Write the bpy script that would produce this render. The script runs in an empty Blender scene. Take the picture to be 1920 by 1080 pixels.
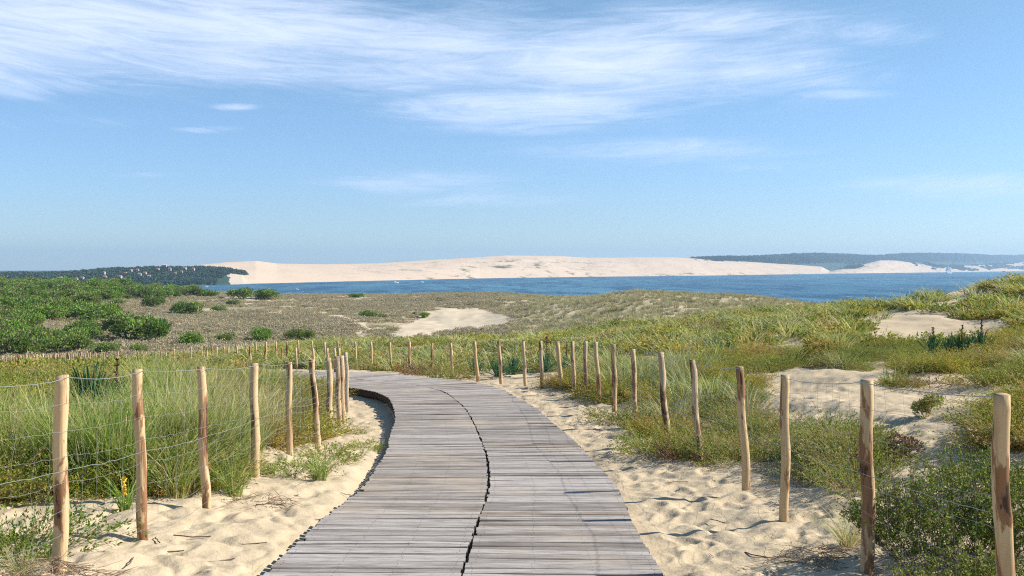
import bpy, math, random
import numpy as np
from math import radians as R

# ------------------------------------------------------------------ camera, sky, sun
SC = bpy.context.scene
F0, HX, HY = 2000.0, 960.0, 503.0          # focal length and horizon of the 1920 px photograph
cam_d = bpy.data.cameras.new("camera"); cam = bpy.data.objects.new("camera", cam_d)
SC.collection.objects.link(cam); SC.camera = cam
cam_d.sensor_width = 36; cam_d.lens = 36*F0/1920
cam_d.shift_y = -(540-HY)/1920
cam.location = (0, 0, 0); cam.rotation_euler = (R(90), 0, 0)
cam_d.clip_start = 0.1; cam_d.clip_end = 100000
SUN_EL, SUN_AZ = 35.0, 94.0                 # azimuth clockwise from +Y ... sun to the right, a touch behind us
sd = bpy.data.lights.new("sun", 'SUN'); sun = bpy.data.objects.new("sun", sd); SC.collection.objects.link(sun)
sd.energy = 5.0; sd.angle = R(0.53); sd.color = (1.0, .935, .83)
SUN_AZ = 84.0
sun.rotation_euler = (R(90-SUN_EL), 0, R(180-SUN_AZ))
w = bpy.data.worlds.new("World"); SC.world = w; w.use_nodes = True
SC.view_settings.view_transform = 'Standard'; SC.view_settings.look = 'None'
SC.view_settings.exposure = 0.70; SC.view_settings.gamma = 1
SC.render.engine = 'CYCLES'
SC.cycles.use_denoising = False; SC.cycles.filter_width = 1.15
SC.cycles.max_bounces = 5; SC.cycles.diffuse_bounces = 2; SC.cycles.glossy_bounces = 2
SC.cycles.transmission_bounces = 3; SC.cycles.transparent_max_bounces = 4; SC.cycles.volume_bounces = 0
SC.cycles.caustics_reflective = False; SC.cycles.caustics_refractive = False

class NT:
    def __init__(s, tree): s.t = tree; s.n = tree.nodes; s.l = tree.links
    def new(s, ty, **kw):
        n = s.n.new(ty)
        for k, v in kw.items(): setattr(n, k, v)
        return n
    def set(s, sock, v):
        if isinstance(v, bpy.types.NodeSocket): s.l.new(v, sock)
        else: sock.default_value = v
    def math(s, op, a, b=0.0, clamp=False):
        n = s.new('ShaderNodeMath', operation=op, use_clamp=clamp); s.set(n.inputs[0], a); s.set(n.inputs[1], b); return n.outputs[0]
    def mix(s, f, a, b, blend='MIX'):
        n = s.new('ShaderNodeMix', data_type='RGBA', blend_type=blend); n.clamp_factor = True
        s.set(n.inputs[0], f); s.set(n.inputs[6], a if isinstance(a, bpy.types.NodeSocket) else (*a, 1)[:4]); s.set(n.inputs[7], b if isinstance(b, bpy.types.NodeSocket) else (*b, 1)[:4]); return n.outputs[2]
    def noise(s, vec, scale, detail=4, rough=.5, dist=0.0):
        n = s.new('ShaderNodeTexNoise'); s.set(n.inputs['Vector'], vec); n.inputs['Scale'].default_value = scale
        n.inputs['Detail'].default_value = detail; n.inputs['Roughness'].default_value = rough; n.inputs['Distortion'].default_value = dist; return n.outputs[0]
    def ramp(s, f, a, b, lo=0.0, hi=1.0):
        n = s.new('ShaderNodeMapRange'); s.set(n.inputs[0], f); n.inputs[1].default_value = a; n.inputs[2].default_value = b
        n.inputs[3].default_value = lo; n.inputs[4].default_value = hi; n.interpolation_type = 'SMOOTHSTEP'; return n.outputs[0]
    def comb(s, x, y, z=0.0):
        n = s.new('ShaderNodeCombineXYZ'); s.set(n.inputs[0], x); s.set(n.inputs[1], y); s.set(n.inputs[2], z); return n.outputs[0]
    def scale(s, v, sc):
        n = s.new('ShaderNodeMapping'); s.set(n.inputs[0], v); n.inputs['Scale'].default_value = sc; return n.outputs[0]

# world: Nishita sky with thin cirrus by direction
W = NT(w.node_tree); W.n.clear()
sky = W.new('ShaderNodeTexSky', sky_type='NISHITA'); sky.sun_disc = False
sky.sun_elevation = R(SUN_EL); sky.sun_rotation = R(SUN_AZ); sky.altitude = 0; sky.air_density = 1.0; sky.dust_density = .15; sky.ozone_density = 3.0
tc = W.new('ShaderNodeTexCoord'); sp = W.new('ShaderNodeSeparateXYZ'); W.l.new(tc.outputs['Generated'], sp.inputs[0])
ay = W.math('MAXIMUM', W.math('ABSOLUTE', sp.outputs[1]), .05)
u = W.math('DIVIDE', sp.outputs[0], ay); v = W.math('DIVIDE', sp.outputs[2], ay)
vv = W.math('SUBTRACT', v, W.math('MULTIPLY', W.math('MULTIPLY', u, u), .22))
st1 = W.noise(W.comb(W.math('MULTIPLY', u, 3.2), W.math('MULTIPLY', vv, 24.0)), 1.0, 8, .60, .7)
st2 = W.noise(W.comb(W.math('MULTIPLY', u, 9.0), W.math('MULTIPLY', vv, 70.0), 4.0), 1.0, 11, .74, 1.0)
st3 = W.noise(W.comb(W.math('MULTIPLY', u, 2.0), W.math('MULTIPLY', vv, 8.0), 9.0), 1.0, 4, .5, .3)
env = None
for (px, py, rx, ry, a) in [(100,50,620,125,1.0),(480,60,460,110,.95),(800,90,360,105,.9),(1120,120,420,95,.95),(1020,195,330,52,.85),(1390,135,260,42,.8),
                            (1330,48,420,50,.62),(1230,282,300,30,.62),(760,345,260,28,.50),(1830,345,300,30,.62),(900,375,240,24,.42),(1450,310,200,18,.4),(440,200,55,9,.6),
                            (385,243,80,9,.55),(265,328,85,9,.5),(70,160,190,36,.65),(1500,150,160,24,.6),(1400,100,300,40,.5),(950,240,250,18,.5),(100,230,260,24,.35),(1640,60,150,36,.55),(1560,175,120,14,.5),(1775,415,30,12,.25)]:
    du = W.math('DIVIDE', W.math('SUBTRACT', u, (px-HX)/F0), rx/F0); dv = W.math('DIVIDE', W.math('SUBTRACT', v, (HY-py)/F0), ry/F0)
    g = W.math('MULTIPLY', W.math('EXPONENT', W.math('MULTIPLY', W.math('ADD', W.math('MULTIPLY', du, du), W.math('MULTIPLY', dv, dv)), -1.0)), a)
    env = g if env is None else W.math('MAXIMUM', env, g)
sm = W.math('ADD', W.math('MULTIPLY', st1, .42), W.math('ADD', W.math('MULTIPLY', st2, .58), W.math('MULTIPLY', st3, .28)))
cl = W.math('MULTIPLY', W.ramp(W.math('ADD', sm, W.math('MULTIPLY', env, .44)), .68, 1.22), W.ramp(env, .03, .5))
cl = W.math('MULTIPLY', cl, W.ramp(sp.outputs[2], .0, .05))
tn = W.mix(W.ramp(sp.outputs[2], .06, .26), W.mix(W.ramp(sp.outputs[2], .0, .06), (.70,.85,1.07), (.635,.775,1.02)), (.73,.84,.87))
W.l.new(W.comb(sp.outputs[0], sp.outputs[1], W.math('MAXIMUM', sp.outputs[2], .004)), sky.inputs[0]); hs = W.new('ShaderNodeMix', data_type='RGBA', blend_type='MULTIPLY'); hs.inputs[0].default_value = 1
W.l.new(sky.outputs[0], hs.inputs[6]); W.l.new(tn, hs.inputs[7])
bgc = W.mix(W.math('MULTIPLY', cl, .92), hs.outputs[2], (5.6, 6.3, 8.0))
bg = W.new('ShaderNodeBackground'); W.l.new(bgc, bg.inputs[0]); bg.inputs[1].default_value = .10
wo = W.new('ShaderNodeOutputWorld'); W.l.new(bg.outputs[0], wo.inputs[0])

rng = np.random.default_rng(7); random.seed(7)

# ------------------------------------------------------------------ helpers
def tag(o, label=None, cat=None, group=None, kind=None):
    if label: o["label"] = label
    if cat: o["category"] = cat
    if group: o["group"] = group
    if kind: o["kind"] = kind
    return o
def make_mesh(name, V, Fs, tint=None, smooth=False, mats=(), midx=None):
    """V (n,3); Fs: list of int arrays (k,3) or (k,4)"""
    me = bpy.data.meshes.new(name); V = np.asarray(V, dtype=np.float32)
    me.vertices.add(len(V)); me.vertices.foreach_set('co', V.ravel())
    Fs = [np.asarray(f, dtype=np.int32) for f in Fs if len(f)]
    loops = np.concatenate([f.ravel() for f in Fs]); sizes = np.concatenate([np.full(len(f), f.shape[1], dtype=np.int32) for f in Fs])
    starts = np.concatenate([[0], np.cumsum(sizes)[:-1]]).astype(np.int32)
    me.loops.add(len(loops)); me.loops.foreach_set('vertex_index', loops)
    me.polygons.add(len(sizes)); me.polygons.foreach_set('loop_start', starts); me.polygons.foreach_set('loop_total', sizes)
    me.polygons.foreach_set('use_smooth', np.full(len(sizes), bool(smooth)))
    if midx is not None: me.polygons.foreach_set('material_index', np.asarray(midx, dtype=np.int32))
    if tint is not None:
        tint = np.asarray(tint, dtype=np.float32)
        if tint.ndim == 1: tint = np.stack([tint]*3, 1)
        at = me.attributes.new('tint', 'FLOAT_VECTOR', 'POINT'); at.data.foreach_set('vector', tint.ravel().astype(np.float32))
    for m in mats: me.materials.append(m)
    me.update(calc_edges=True); me.validate()
    return me
def link(name, me, loc=(0,0,0), parent=None, rot=None, scl=None):
    o = bpy.data.objects.new(name, me); SC.collection.objects.link(o); o.location = loc
    if parent is not None: o.parent = parent
    if rot is not None: o.rotation_euler = rot
    if scl is not None: o.scale = scl
    return o
def empty(name, loc):
    return link(name, None, loc)

# value noise in numpy
_perm = np.random.default_rng(3).random((256, 256))
def vnoise(x, y, s=0):
    x = np.asarray(x) + s*17.3; y = np.asarray(y) + s*31.7
    xi = np.floor(x).astype(int); yi = np.floor(y).astype(int); fx = x-xi; fy = y-yi
    fx = fx*fx*(3-2*fx); fy = fy*fy*(3-2*fy)
    a = _perm[xi & 255, yi & 255]; b = _perm[(xi+1) & 255, yi & 255]; c = _perm[xi & 255, (yi+1) & 255]; d = _perm[(xi+1) & 255, (yi+1) & 255]
    return (a*(1-fx)+b*fx)*(1-fy) + (c*(1-fx)+d*fx)*fy
def fbm(x, y, s=0, o=3):
    t = 0; a = .5; n = 0
    for i in range(o):
        t = t + a*vnoise(x, y, s+i); n += a; x = x*2.03+y*.1; y = y*2.03-x*.05; a *= .5
    return t/n
def sstep(x, a, b):
    t = np.clip((x-a)/(b-a), 0, 1); return t*t*(3-2*t)

# ------------------------------------------------------------------ the boardwalk line and the fences (px, py measured on the photograph -> metres)
PATH = np.array([(-.34,1.2,-1.56),(-.33,3.0,-1.62),(-.32,4.5,-1.68),(-.29,6.06,-1.75),(-.24,8,-1.86),(-.21,9.4,-1.94),(-.24,10.8,-2.03),(-.32,12.4,-2.10),(-.62,15.8,-2.19),
                 (-.9,17.8,-2.23),(-1.3,19.8,-2.28),(-1.95,21.4,-2.35),(-2.9,22.95,-2.42),(-4.3,24.6,-2.50),(-6.5,27.2,-2.70),
                 (-9.5,31.5,-2.98),(-14,39,-3.55),(-20,50,-4.5),(-27,64,-5.75)])
PW = np.array([2.28,2.28,2.28,2.28,2.27,2.27,2.27,2.27,2.22,2.2,2.3,2.5,2.6,2.6,2.5,2.4,2.4,2.4,2.4])
def catmull(P, n=24):
    out = []
    for i in range(len(P)-1):
        p0 = P[max(i-1,0)]; p1 = P[i]; p2 = P[i+1]; p3 = P[min(i+2,len(P)-1)]
        for k in range(n):
            t = k/n
            out.append(.5*((2*p1)+(-p0+p2)*t+(2*p0-5*p1+4*p2-p3)*t*t+(-p0+3*p1-3*p2+p3)*t**3))
    out.append(P[-1]); return np.array(out)
PP = catmull(np.column_stack([PATH, PW]))
seg = np.hypot(np.diff(PP[:,0]), np.diff(PP[:,1])); S = np.concatenate([[0], np.cumsum(seg)])
TAN = np.gradient(PP[:, :2], axis=0)
kern = np.ones(31)/31
TAN = np.stack([np.convolve(np.pad(TAN[:,i]/np.hypot(TAN[:,0],TAN[:,1]), 15, mode='edge'), kern, 'valid') for i in (0,1)], 1)
TAN /= np.hypot(TAN[:,0], TAN[:,1])[:,None]
def path_at(s):
    p = np.array([np.interp(s, S, PP[:,i]) for i in range(4)]); t = np.array([np.interp(s, S, TAN[:,i]) for i in range(2)]); t /= np.hypot(*t)
    return p, t
def path_dist(x, y):
    """signed lateral distance (right positive), deck z, half width"""
    x = np.asarray(x, float).ravel(); y = np.asarray(y, float).ravel()
    best = np.full(x.shape, 1e9); idx = np.zeros(x.shape, int)
    for i in range(0, len(PP), 3):
        d = (x-PP[i,0])**2+(y-PP[i,1])**2; m = d < best; best[m] = d[m]; idx[m] = i
    dx = x-PP[idx,0]; dy = y-PP[idx,1]; t = TAN[idx]
    lat = dx*t[:,1]-dy*t[:,0]; al = dx*t[:,0]+dy*t[:,1]
    far = np.sqrt(best); sgn = np.where(lat >= 0, 1, -1)
    d = np.where(np.abs(al) < .6, lat, sgn*far)
    nx = np.clip(idx+3, 0, len(PP)-1)
    step = np.maximum(np.hypot(PP[nx,0]-PP[idx,0], PP[nx,1]-PP[idx,1]), 1e-3)
    z = PP[idx,2]+(PP[nx,2]-PP[idx,2])*np.clip(al/step, -1, 1)
    return d, z, PP[idx,3]/2

# (top px, top py, base px, base py, depth)
LEFT_POSTS = [(-62,712,-66,1120,5.3),(117,703,111,1065,6.1),(258,692,267,1008,7.1),(380,688,387,952,8.3),(474,682,479,898,9.8),(542,679,543,850,11.5),
              (588,674,592,838,12.7),(615,671,618,812,14.3),(632,668,636,796,15.5),(641,667,643,789,16.2),(648,661,650,768,18.0)]
RIGHT_POSTS = [(1868,737,1892,1205,4.9),(1625,713,1627,1075,6.2),(1469,703,1472,977,8.0),(1385,687,1399,920,9.4),(1299,675,1312,865,11.4),(1242,660,1250,828,13.0),
               (1188,655,1192,800,15.0),(1149,646,1153,770,16.7),(1119,641,1123,755,18.0),(1097,640,1099,746,19.2),(1073,640,1077,737,20.2),(1045,640,1052,731,21.0),
               (1013,640,1016,727,22.0),(982,640,984,722,22.7),(935,640,940,720,23.3),(889,640,897,716,24.2),(846,643,848,708,26.0),(811,643,809,705,27.5),(768,641,768,699,29.0),
               (731,641,733,697,30.3),(695,641,698,696,31.6),(665,641,670,690,33.0),(633,640,635,687,34.5),(609,641,611,686,36.0),(585,640,587,685,37.5),(559,638,560,684,39),
               (538,640,539,683,40.5),(518,641,518,683,42),(498,641,499,682,43.6),(479,642,480,682,45.4),(460,643,461,682,47.3),(443,645,444,682,49.5),(421,650,421,684,52),
               (398,650,398,684,54.5),(378,649,378,685,57),(358,650,358,685,59.5)]
BACK_POSTS = [(637,653,638,700,26.6),(627,653,628,698,28.0),(614,653,615,697,29.4),(587,653,588,694,31.4),(555,652,556,692,33.4),(528,651,529,690,35.5),(497,649,498,689,37.8),(469,649,470,688,40.2),
              (445,650,446,687,42.6),(428,652,428,687,45),(406,651,406,686,47.6),(388,652,388,686,50.2),(370,653,370,686,53),(345,654,345,687,56),(326,654,326,687,58.6),(312,653,312,687,61),
              (301,653,301,687,63),(290,654,290,687,65),(269,656,270,688,67),(258,657,258,688,69),(242,658,242,688,71),(222,659,222,688,73),(206,660,206,688,75),(195,661,195,688,76.5),(180,662,180,688,78)]

# ------------------------------------------------------------------ terrain heights
CP = []   # (px, depth, z)
def col(px, *dz):
    for d, z in dz: CP.append((px, d, z))
col(-1100,(1.5,-1.4),(4,-1.5),(8,-1.5),(15,-1.6),(30,-2.6),(60,-5),(110,-7),(180,-5.5),(260,-3.8),(330,-6),(450,-17))
col(-400,(1.5,-1.5),(4,-1.65),(8,-1.7),(15,-1.9),(25,-2.5),(40,-3.8),(60,-5.6),(100,-7.8),(150,-6.6),(200,-4.6),(250,-3.9),(330,-6.5),(450,-17))
col(0,(1.5,-1.55),(4,-1.68),(6,-1.75),(10,-1.82),(15,-2.0),(25,-2.75),(40,-4.15),(60,-6.1),(80,-7.5),(110,-7.9),(150,-7.2),(200,-5.6),(250,-4.5),(330,-7),(450,-17))
col(300,(10,-1.86),(15,-2.0),(22,-2.35),(35,-3.4),(50,-4.9),(62,-6.0),(80,-7.0),(110,-8.0),(165,-8.0),(230,-7.6),(285,-5.9),(340,-8),(450,-17))
col(600,(45,-3.95),(60,-4.5),(75,-5.5),(100,-7.6),(120,-8.1),(165,-8.0),(240,-8.0),(280,-7.6),(320,-7.9),(370,-11),(450,-17))
col(900,(33,-3.1),(45,-3.55),(58,-4.0),(75,-5.6),(100,-7.8),(131,-8.05),(165,-8.1),(196,-7.9),(225,-7.1),(260,-7.0),(305,-7.2),(370,-12),(450,-17))
col(1200,(2,-1.5),(17,-2.2),(22,-2.17),(31,-2.5),(42,-2.8),(56,-3.1),(70,-4.2),(88,-5.6),(110,-5.7),(130,-5.3),(160,-4.6),(185,-4.4),(230,-6.8),(300,-10),(380,-14.5),(450,-17))
col(1500,(11,-1.9),(14.5,-1.88),(19,-1.88),(26,-1.92),(38,-2.05),(50,-2.2),(60,-2.4),(80,-3.4),(110,-4.6),(150,-5.6),(190,-6.4),(260,-10),(350,-14.5),(450,-17))
col(1800,(4,-1.6),(7,-1.66),(9,-1.56),(13,-1.56),(18,-1.66),(22,-1.80),(32,-1.75),(42,-1.2),(48,-1.05),(62,-2.0),(100,-5),(170,-8),(260,-11),(350,-15),(450,-17))
col(2000,(4,-1.5),(9,-1.4),(13,-1.42),(22,-1.5),(32,-1.35),(40,-.65),(50,-.60),(65,-1.6),(100,-4.5),(170,-8),(260,-11),(350,-15),(450,-17))
col(2500,(1.5,-1.3),(5,-1.3),(12,-1.1),(25,-.8),(40,.2),(55,.4),(75,-1.2),(120,-5),(200,-9),(300,-13),(450,-17))
col(3000,(1.5,-1.2),(5,-1.1),(12,-.9),(25,-.5),(40,.6),(55,.8),(75,-.8),(120,-5),(200,-9),(300,-13),(450,-17))
for L in (LEFT_POSTS, RIGHT_POSTS, BACK_POSTS):
    for t in L[::1 if L is not BACK_POSTS else 3]:
        CP.append((t[2], t[4], (HY-t[3])/F0*t[4]))
for s in np.linspace(0, S[-1]-1, 34):
    p, t = path_at(s); CP.append((HX+p[0]/p[1]*F0, p[1], p[2]-.10))
CP = np.array(CP)
def uv_of(px, D): return np.stack([(px-HX)/520.0, np.log(D)*1.5], -1)
C_uv = uv_of(CP[:,0], CP[:,1]); C_f = CP[:,2]/CP[:,1]*F0
def tpsk(r2): return .5*r2*np.log(r2+1e-12)
n = len(C_uv); K = tpsk(((C_uv[:,None]-C_uv[None])**2).sum(-1)); Pm = np.column_stack([np.ones(n), C_uv])
A = np.zeros((n+3, n+3)); A[:n,:n] = K+np.eye(n)*.004; A[:n,n:] = Pm; A[n:,:n] = Pm.T
sol = np.linalg.solve(A, np.concatenate([C_f, np.zeros(3)]))
NU, NV = 260, 340; GU = np.linspace(-1150, 3050, NU); GV = np.linspace(math.log(1.1), math.log(455), NV)
gu, gv = np.meshgrid(GU, GV, indexing='ij'); q = np.stack([(gu.ravel()-HX)/520.0, gv.ravel()*1.5], -1)
val = np.empty(len(q))
for i in range(0, len(q), 8000):
    c = q[i:i+8000]; val[i:i+8000] = tpsk(((c[:,None]-C_uv[None])**2).sum(-1))@sol[:n]+sol[n]+c@sol[n+1:]
GZ = val.reshape(NU, NV)
def Hbase(x, y):
    y = np.maximum(y, 1.1); fu = np.clip((HX+x/y*F0-GU[0])/(GU[1]-GU[0]), 0, NU-1.001); fv = np.clip((np.log(y)-GV[0])/(GV[1]-GV[0]), 0, NV-1.001)
    i = fu.astype(int); j = fv.astype(int); a = fu-i; b = fv-j
    g = (GZ[i,j]*(1-a)+GZ[i+1,j]*a)*(1-b)+(GZ[i,j+1]*(1-a)+GZ[i+1,j+1]*a)*b
    return g/F0*y
def pits(x, y):
    c = .34; t = 0
    xi = np.floor(x/c).astype(int); yi = np.floor(y/c).astype(int)
    for i in (-1,0,1):
        for j in (-1,0,1):
            a = xi+i; b = yi+j; r1 = _perm[a & 255, b & 255]; r2 = _perm[(a+91) & 255, (b+37) & 255]; r3 = _perm[(a+11) & 255, (b+171) & 255]
            dx = x-(a+.2+.6*r1)*c; dy = y-(b+.2+.6*r2)*c; th = r3*3.1-.8; u_ = dx*np.cos(th)+dy*np.sin(th); v_ = -dx*np.sin(th)+dy*np.cos(th)
            q = (u_/.145)**2+(v_/.070)**2; t = t-(r3 > .22)*(.5+.7*r1)*(np.exp(-q**1.3)-.38*np.exp(-(np.sqrt(q)-1.35)**2/.10))
    return t
def H(x, y):
    x = np.asarray(x, float).ravel(); y = np.asarray(y, float).ravel()
    z = Hbase(x, y); d, pz, hw = path_dist(x, y); ad = np.abs(d)-hw
    out = sstep(ad, .6, 3.5)
    # footprints and wind ripples on the open sand
    near = sstep(y, 70, 25)
    foot = (np.abs(fbm(x*3.0, y*2.5, 1, 3)-.5)*2)**.8*.085 + (fbm(x*6.5, y*6.0, 5, 2)-.5)*.035
    foot = foot*.75+pits(x, y)*.026*np.where(d > 0, 1.0, .55)*sstep(y, 32, 22)
    z = z + near*(foot-.025)*sstep(ad, -.1, .35)*(1-.55*sstep(ad, 2.5, 5))*np.where(y < 24, 1, .6)
    z = z + out*(fbm(x*.55, y*.45, 9, 3)-.5)*.42*sstep(y, 6, 16)*(1+.0*y)
    z = z + sstep(y, 60, 110)*(fbm(x*.09, y*.07, 14, 4)-.5)*1.5*sstep(y, 330, 250)
    # hollow inside the bend, where the deck stands proud of the sand
    s_ = np.exp(-((y-18.0)/3.6)**2)*(d < 0)
    z = z - s_*.05*sstep(ad, -.6, .05)*sstep(-d, 0, .2)*(1-sstep(ad, .5, 2.4))
    # never above the deck
    lim = pz-.11
    k = 1-sstep(ad, -.02, .25)
    return np.where(k > 0, np.minimum(z, lim)*k+z*(1-k), z)
def H1(x, y): return float(H([x], [y])[0])
def W3(px, D): return (px-HX)/F0*D
def proj(x, y, z): return HX+x/y*F0, HY-z/y*F0

# masks in (px,py)
def inpoly(px, py, poly):
    poly = np.array(poly, float); r = np.zeros(px.shape, bool); j = len(poly)-1
    for i in range(len(poly)):
        xi, yi = poly[i]; xj, yj = poly[j]
        c = ((yi > py) != (yj > py)) & (px < (xj-xi)*(py-yi)/(yj-yi+1e-9)+xi); r ^= c; j = i
    return r
lx = np.array([W3(t[2], t[4]) for t in LEFT_POSTS]); ly = np.array([t[4] for t in LEFT_POSTS])
rxp = np.array([W3(t[2], t[4]) for t in RIGHT_POSTS]); ryp = np.array([t[4] for t in RIGHT_POSTS])
SAND = [  # open sand among the plants on the right
  [(1300,760),(1400,735),(1470,714),(1660,712),(1800,735),(1920,745),(1920,800),(1850,830),(1740,850),(1700,800),(1650,770),(1500,775),(1400,782)],
  [(1370,628),(1520,632),(1560,640),(1545,660),(1470,654),(1380,642)],
  [(1590,640),(1640,612),(1720,606),(1850,605),(1920,606),(1920,640),(1850,646),(1700,650),(1600,655)],
  [(1455,925),(1540,918),(1640,930),(1700,960),(1620,990),(1560,1085),(1400,1085),(1400,930)],
  [(1780,545),(1850,538),(1870,552),(1790,558)],[(1500,572),(1560,562),(1600,572),(1520,584)],
  [(1040,655),(1100,640),(1130,650),(1060,665)],[(1500,700),(1530,690),(1560,700),(1545,712)],
]
MATS = [[(1150,760),(1300,735),(1360,775),(1450,800),(1640,850),(1645,905),(1560,925),(1450,912),(1390,900),(1330,868),(1262,838),(1180,800)],
  [(1530,700),(1660,690),(1780,700),(1740,722),(1690,722),(1640,755),(1560,745)],[(1775,775),(1880,765),(1980,765),(1980,850),(1880,845)],
  [(1300,800),(1480,775),(1560,790),(1500,840),(1380,850)],[(1240,700),(1420,690),(1500,715),(1420,740),(1290,760),(1230,780)]]
BOWL = [(725,632),(770,600),(815,576),(905,578),(975,600),(940,614),(860,622),(790,632),(740,634)]
TRACK = [(668,640),(676,618),(664,606),(640,598),(612,594),(618,588),(650,592),(680,602),(694,618),(692,640)]

def zone(x, y, z):
    """veg densities: dict of arrays"""
    px, py = proj(x, y, z); d, pz, hw = path_dist(x, y); ad = np.abs(d)-hw
    n1 = fbm(x*.35, y*.35, 21, 3); n2 = fbm(x*1.1, y*1.1, 25, 3)
    wob = (fbm(x*.9, y*.9, 33, 3)-.5)
    rf = np.interp(y, ryp, rxp); lf = np.interp(y, ly, lx)
    right = (x > rf+.30+wob*1.3) & (y < 31.6) & (d > 0)
    beyond = (d > 0) & (y >= 24) & (ad > 2.6+wob*2)
    right = right | beyond
    # left: plants begin behind the fence
    lxo = lf + np.interp(y, [5,7,9,10,12,16,20,26], [-1.2,-1.1,-.6,-.4,-.40,-.85,-.9,-.8])+wob*.8
    left = (d < 0) & (x < lxo) & ((y > 8.6+wob) | (x < -4.1+wob)) & (ad > .5)
    cor = np.zeros(x.shape, bool)
    for P in MATS: cor |= inpoly(px+wob*46+(fbm(x*3, y*3, 83, 2)-.5)*50, py+wob*24+(fbm(x*3.3, y*3, 87, 2)-.5)*26, P)
    right = right & (cor | (y > 13.5) | (px < 1235))
    sand = np.zeros(x.shape, bool)
    for P in SAND: sand |= inpoly(px+wob*60, py+wob*34, P)
    sand |= inpoly(px+wob*30, py+wob*10, BOWL) | inpoly(px+wob*14, py+wob*4, TRACK)
    sand |= (fbm(x*.55, y*.25, 61, 3) < .455) & (y > 13) & (y < 62) & (d > 0)
    sand |= (fbm(x*1.3, y*.6, 65, 3) < .44) & (y > 13) & (y < 70) & (d > 0)
    sand &= ~((px > 1150) & (px < 1400) & (y > 13) & (y < 19.5) & (fbm(x*1.6, y, 99, 2) > .36))
    sand &= ~((py > 635) & (py < 700) & (px > 1715) & (px < 1860) & (y < 24))
    return px, py, d, ad, n1, n2, right & ~sand, left, sand

# ------------------------------------------------------------------ materials
def mat(name):
    m = bpy.data.materials.new(name); m.use_nodes = True; t = NT(m.node_tree); t.n.clear()
    return m, t
def finish(t, shader, disp=None):
    o = t.new('ShaderNodeOutputMaterial'); t.l.new(shader, o.inputs[0])
def principled(t, col, rough=.8, spec=.3, normal=None, metal=0.0):
    p = t.new('ShaderNodeBsdfPrincipled'); t.set(p.inputs['Base Color'], col if isinstance(col, bpy.types.NodeSocket) else (*col,1)); t.set(p.inputs['Roughness'], rough)
    p.inputs['Specular IOR Level'].default_value = spec; p.inputs['Metallic'].default_value = metal
    if normal is not None: t.l.new(normal, p.inputs['Normal'])
    return p.outputs[0]
def bump(t, h, strength=.5, dist=.02):
    b = t.new('ShaderNodeBump'); b.inputs['Strength'].default_value = strength; b.inputs['Distance'].default_value = dist; t.l.new(h, b.inputs['Height']); return b.outputs[0]
def foliage(name, c0, c1, c2, trans=.28, hue=.25, rough=.6):
    hue = hue*1.6 if 'pine' not in name else hue
    """tint.x picks c0->c1, tint.y mixes towards c2 (dry)"""
    m, t = mat(name); a = t.new('ShaderNodeAttribute', attribute_name='tint'); s = t.new('ShaderNodeSeparateXYZ'); t.l.new(a.outputs['Vector'], s.inputs[0])
    oi = t.new('ShaderNodeObjectInfo')
    geo = t.new('ShaderNodeNewGeometry')
    big = t.math('ADD', t.noise(geo.outputs['Position'], .6, 3), t.math('MULTIPLY', t.math('SUBTRACT', t.noise(geo.outputs['Position'], .07, 3), .5), 1.3)); dryn = t.ramp(t.noise(geo.outputs['Position'], .45, 4, .6), .50, .68, 0, .7)
    f = t.math('ADD', s.outputs[0], t.math('MULTIPLY', t.math('SUBTRACT', oi.outputs['Random'], .5), hue))
    f = t.math('ADD', f, t.math('MULTIPLY', t.math('SUBTRACT', big, .5), 1.2), clamp=True)
    c = t.mix(f, c0, c1); c = t.mix(t.math('ADD', s.outputs[1], t.math('MULTIPLY', t.math('SUBTRACT', t.math('FRACT', t.math('MULTIPLY', oi.outputs['Random'], 7.3)), .5), hue*.8), clamp=True), c, c2) if 'pine' in name or name in ('yucca', 'leafy') else t.mix(t.math('ADD', t.math('ADD', s.outputs[1], dryn), t.math('MULTIPLY', t.math('SUBTRACT', t.math('FRACT', t.math('MULTIPLY', oi.outputs['Random'], 7.3)), .5), hue*.8), clamp=True), c, c2)
    d = t.new('ShaderNodeBsdfPrincipled'); t.l.new(c, d.inputs['Base Color']); d.inputs['Roughness'].default_value = rough; d.inputs['Specular IOR Level'].default_value = .25
    tr = t.new('ShaderNodeBsdfTranslucent'); t.l.new(c, tr.inputs[0]); mx = t.new('ShaderNodeMixShader'); mx.inputs[0].default_value = trans
    t.l.new(d.outputs[0], mx.inputs[1]); t.l.new(tr.outputs[0], mx.inputs[2]); finish(t, mx.outputs[0]); return m
M = {}
M['marram'] = foliage('marram', (.17,.30,.035), (.48,.53,.12), (.66,.54,.28), .38, .35)
M['marram_pale'] = foliage('marram_pale', (.21,.28,.075), (.38,.42,.16), (.52,.47,.28), .34, .30)
M['moss'] = foliage('moss', (.16,.21,.018), (.46,.44,.05), (.50,.33,.11), .35, .5)
M['mossgreen'] = foliage('mossgreen', (.13,.21,.025), (.31,.36,.055), (.44,.34,.15), .33, .4)
M['heath'] = foliage('heath', (.32,.30,.16), (.46,.41,.25), (.46,.37,.26), .25, .5)
M['heathgreen'] = foliage('heathgreen', (.22,.25,.09), (.40,.38,.19), (.48,.41,.25), .25, .5)
M['leafy'] = foliage('leafy', (.10,.17,.02), (.32,.37,.05), (.30,.20,.06), .28, .2)
M['shrub'] = foliage('shrub', (.09,.22,.02), (.24,.40,.05), (.22,.20,.09), .3, .35)
M['yucca'] = foliage('yucca', (.030,.11,.045), (.075,.21,.085), (.30,.25,.12), .12, .2, .4)
M['dry'] = foliage('dry', (.24,.18,.12), (.40,.29,.20), (.27,.13,.065), .1, .3)
M['pine_far'] = foliage('pine_far', (.035,.078,.062), (.070,.130,.090), (.08,.10,.05), .1, .6)
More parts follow.
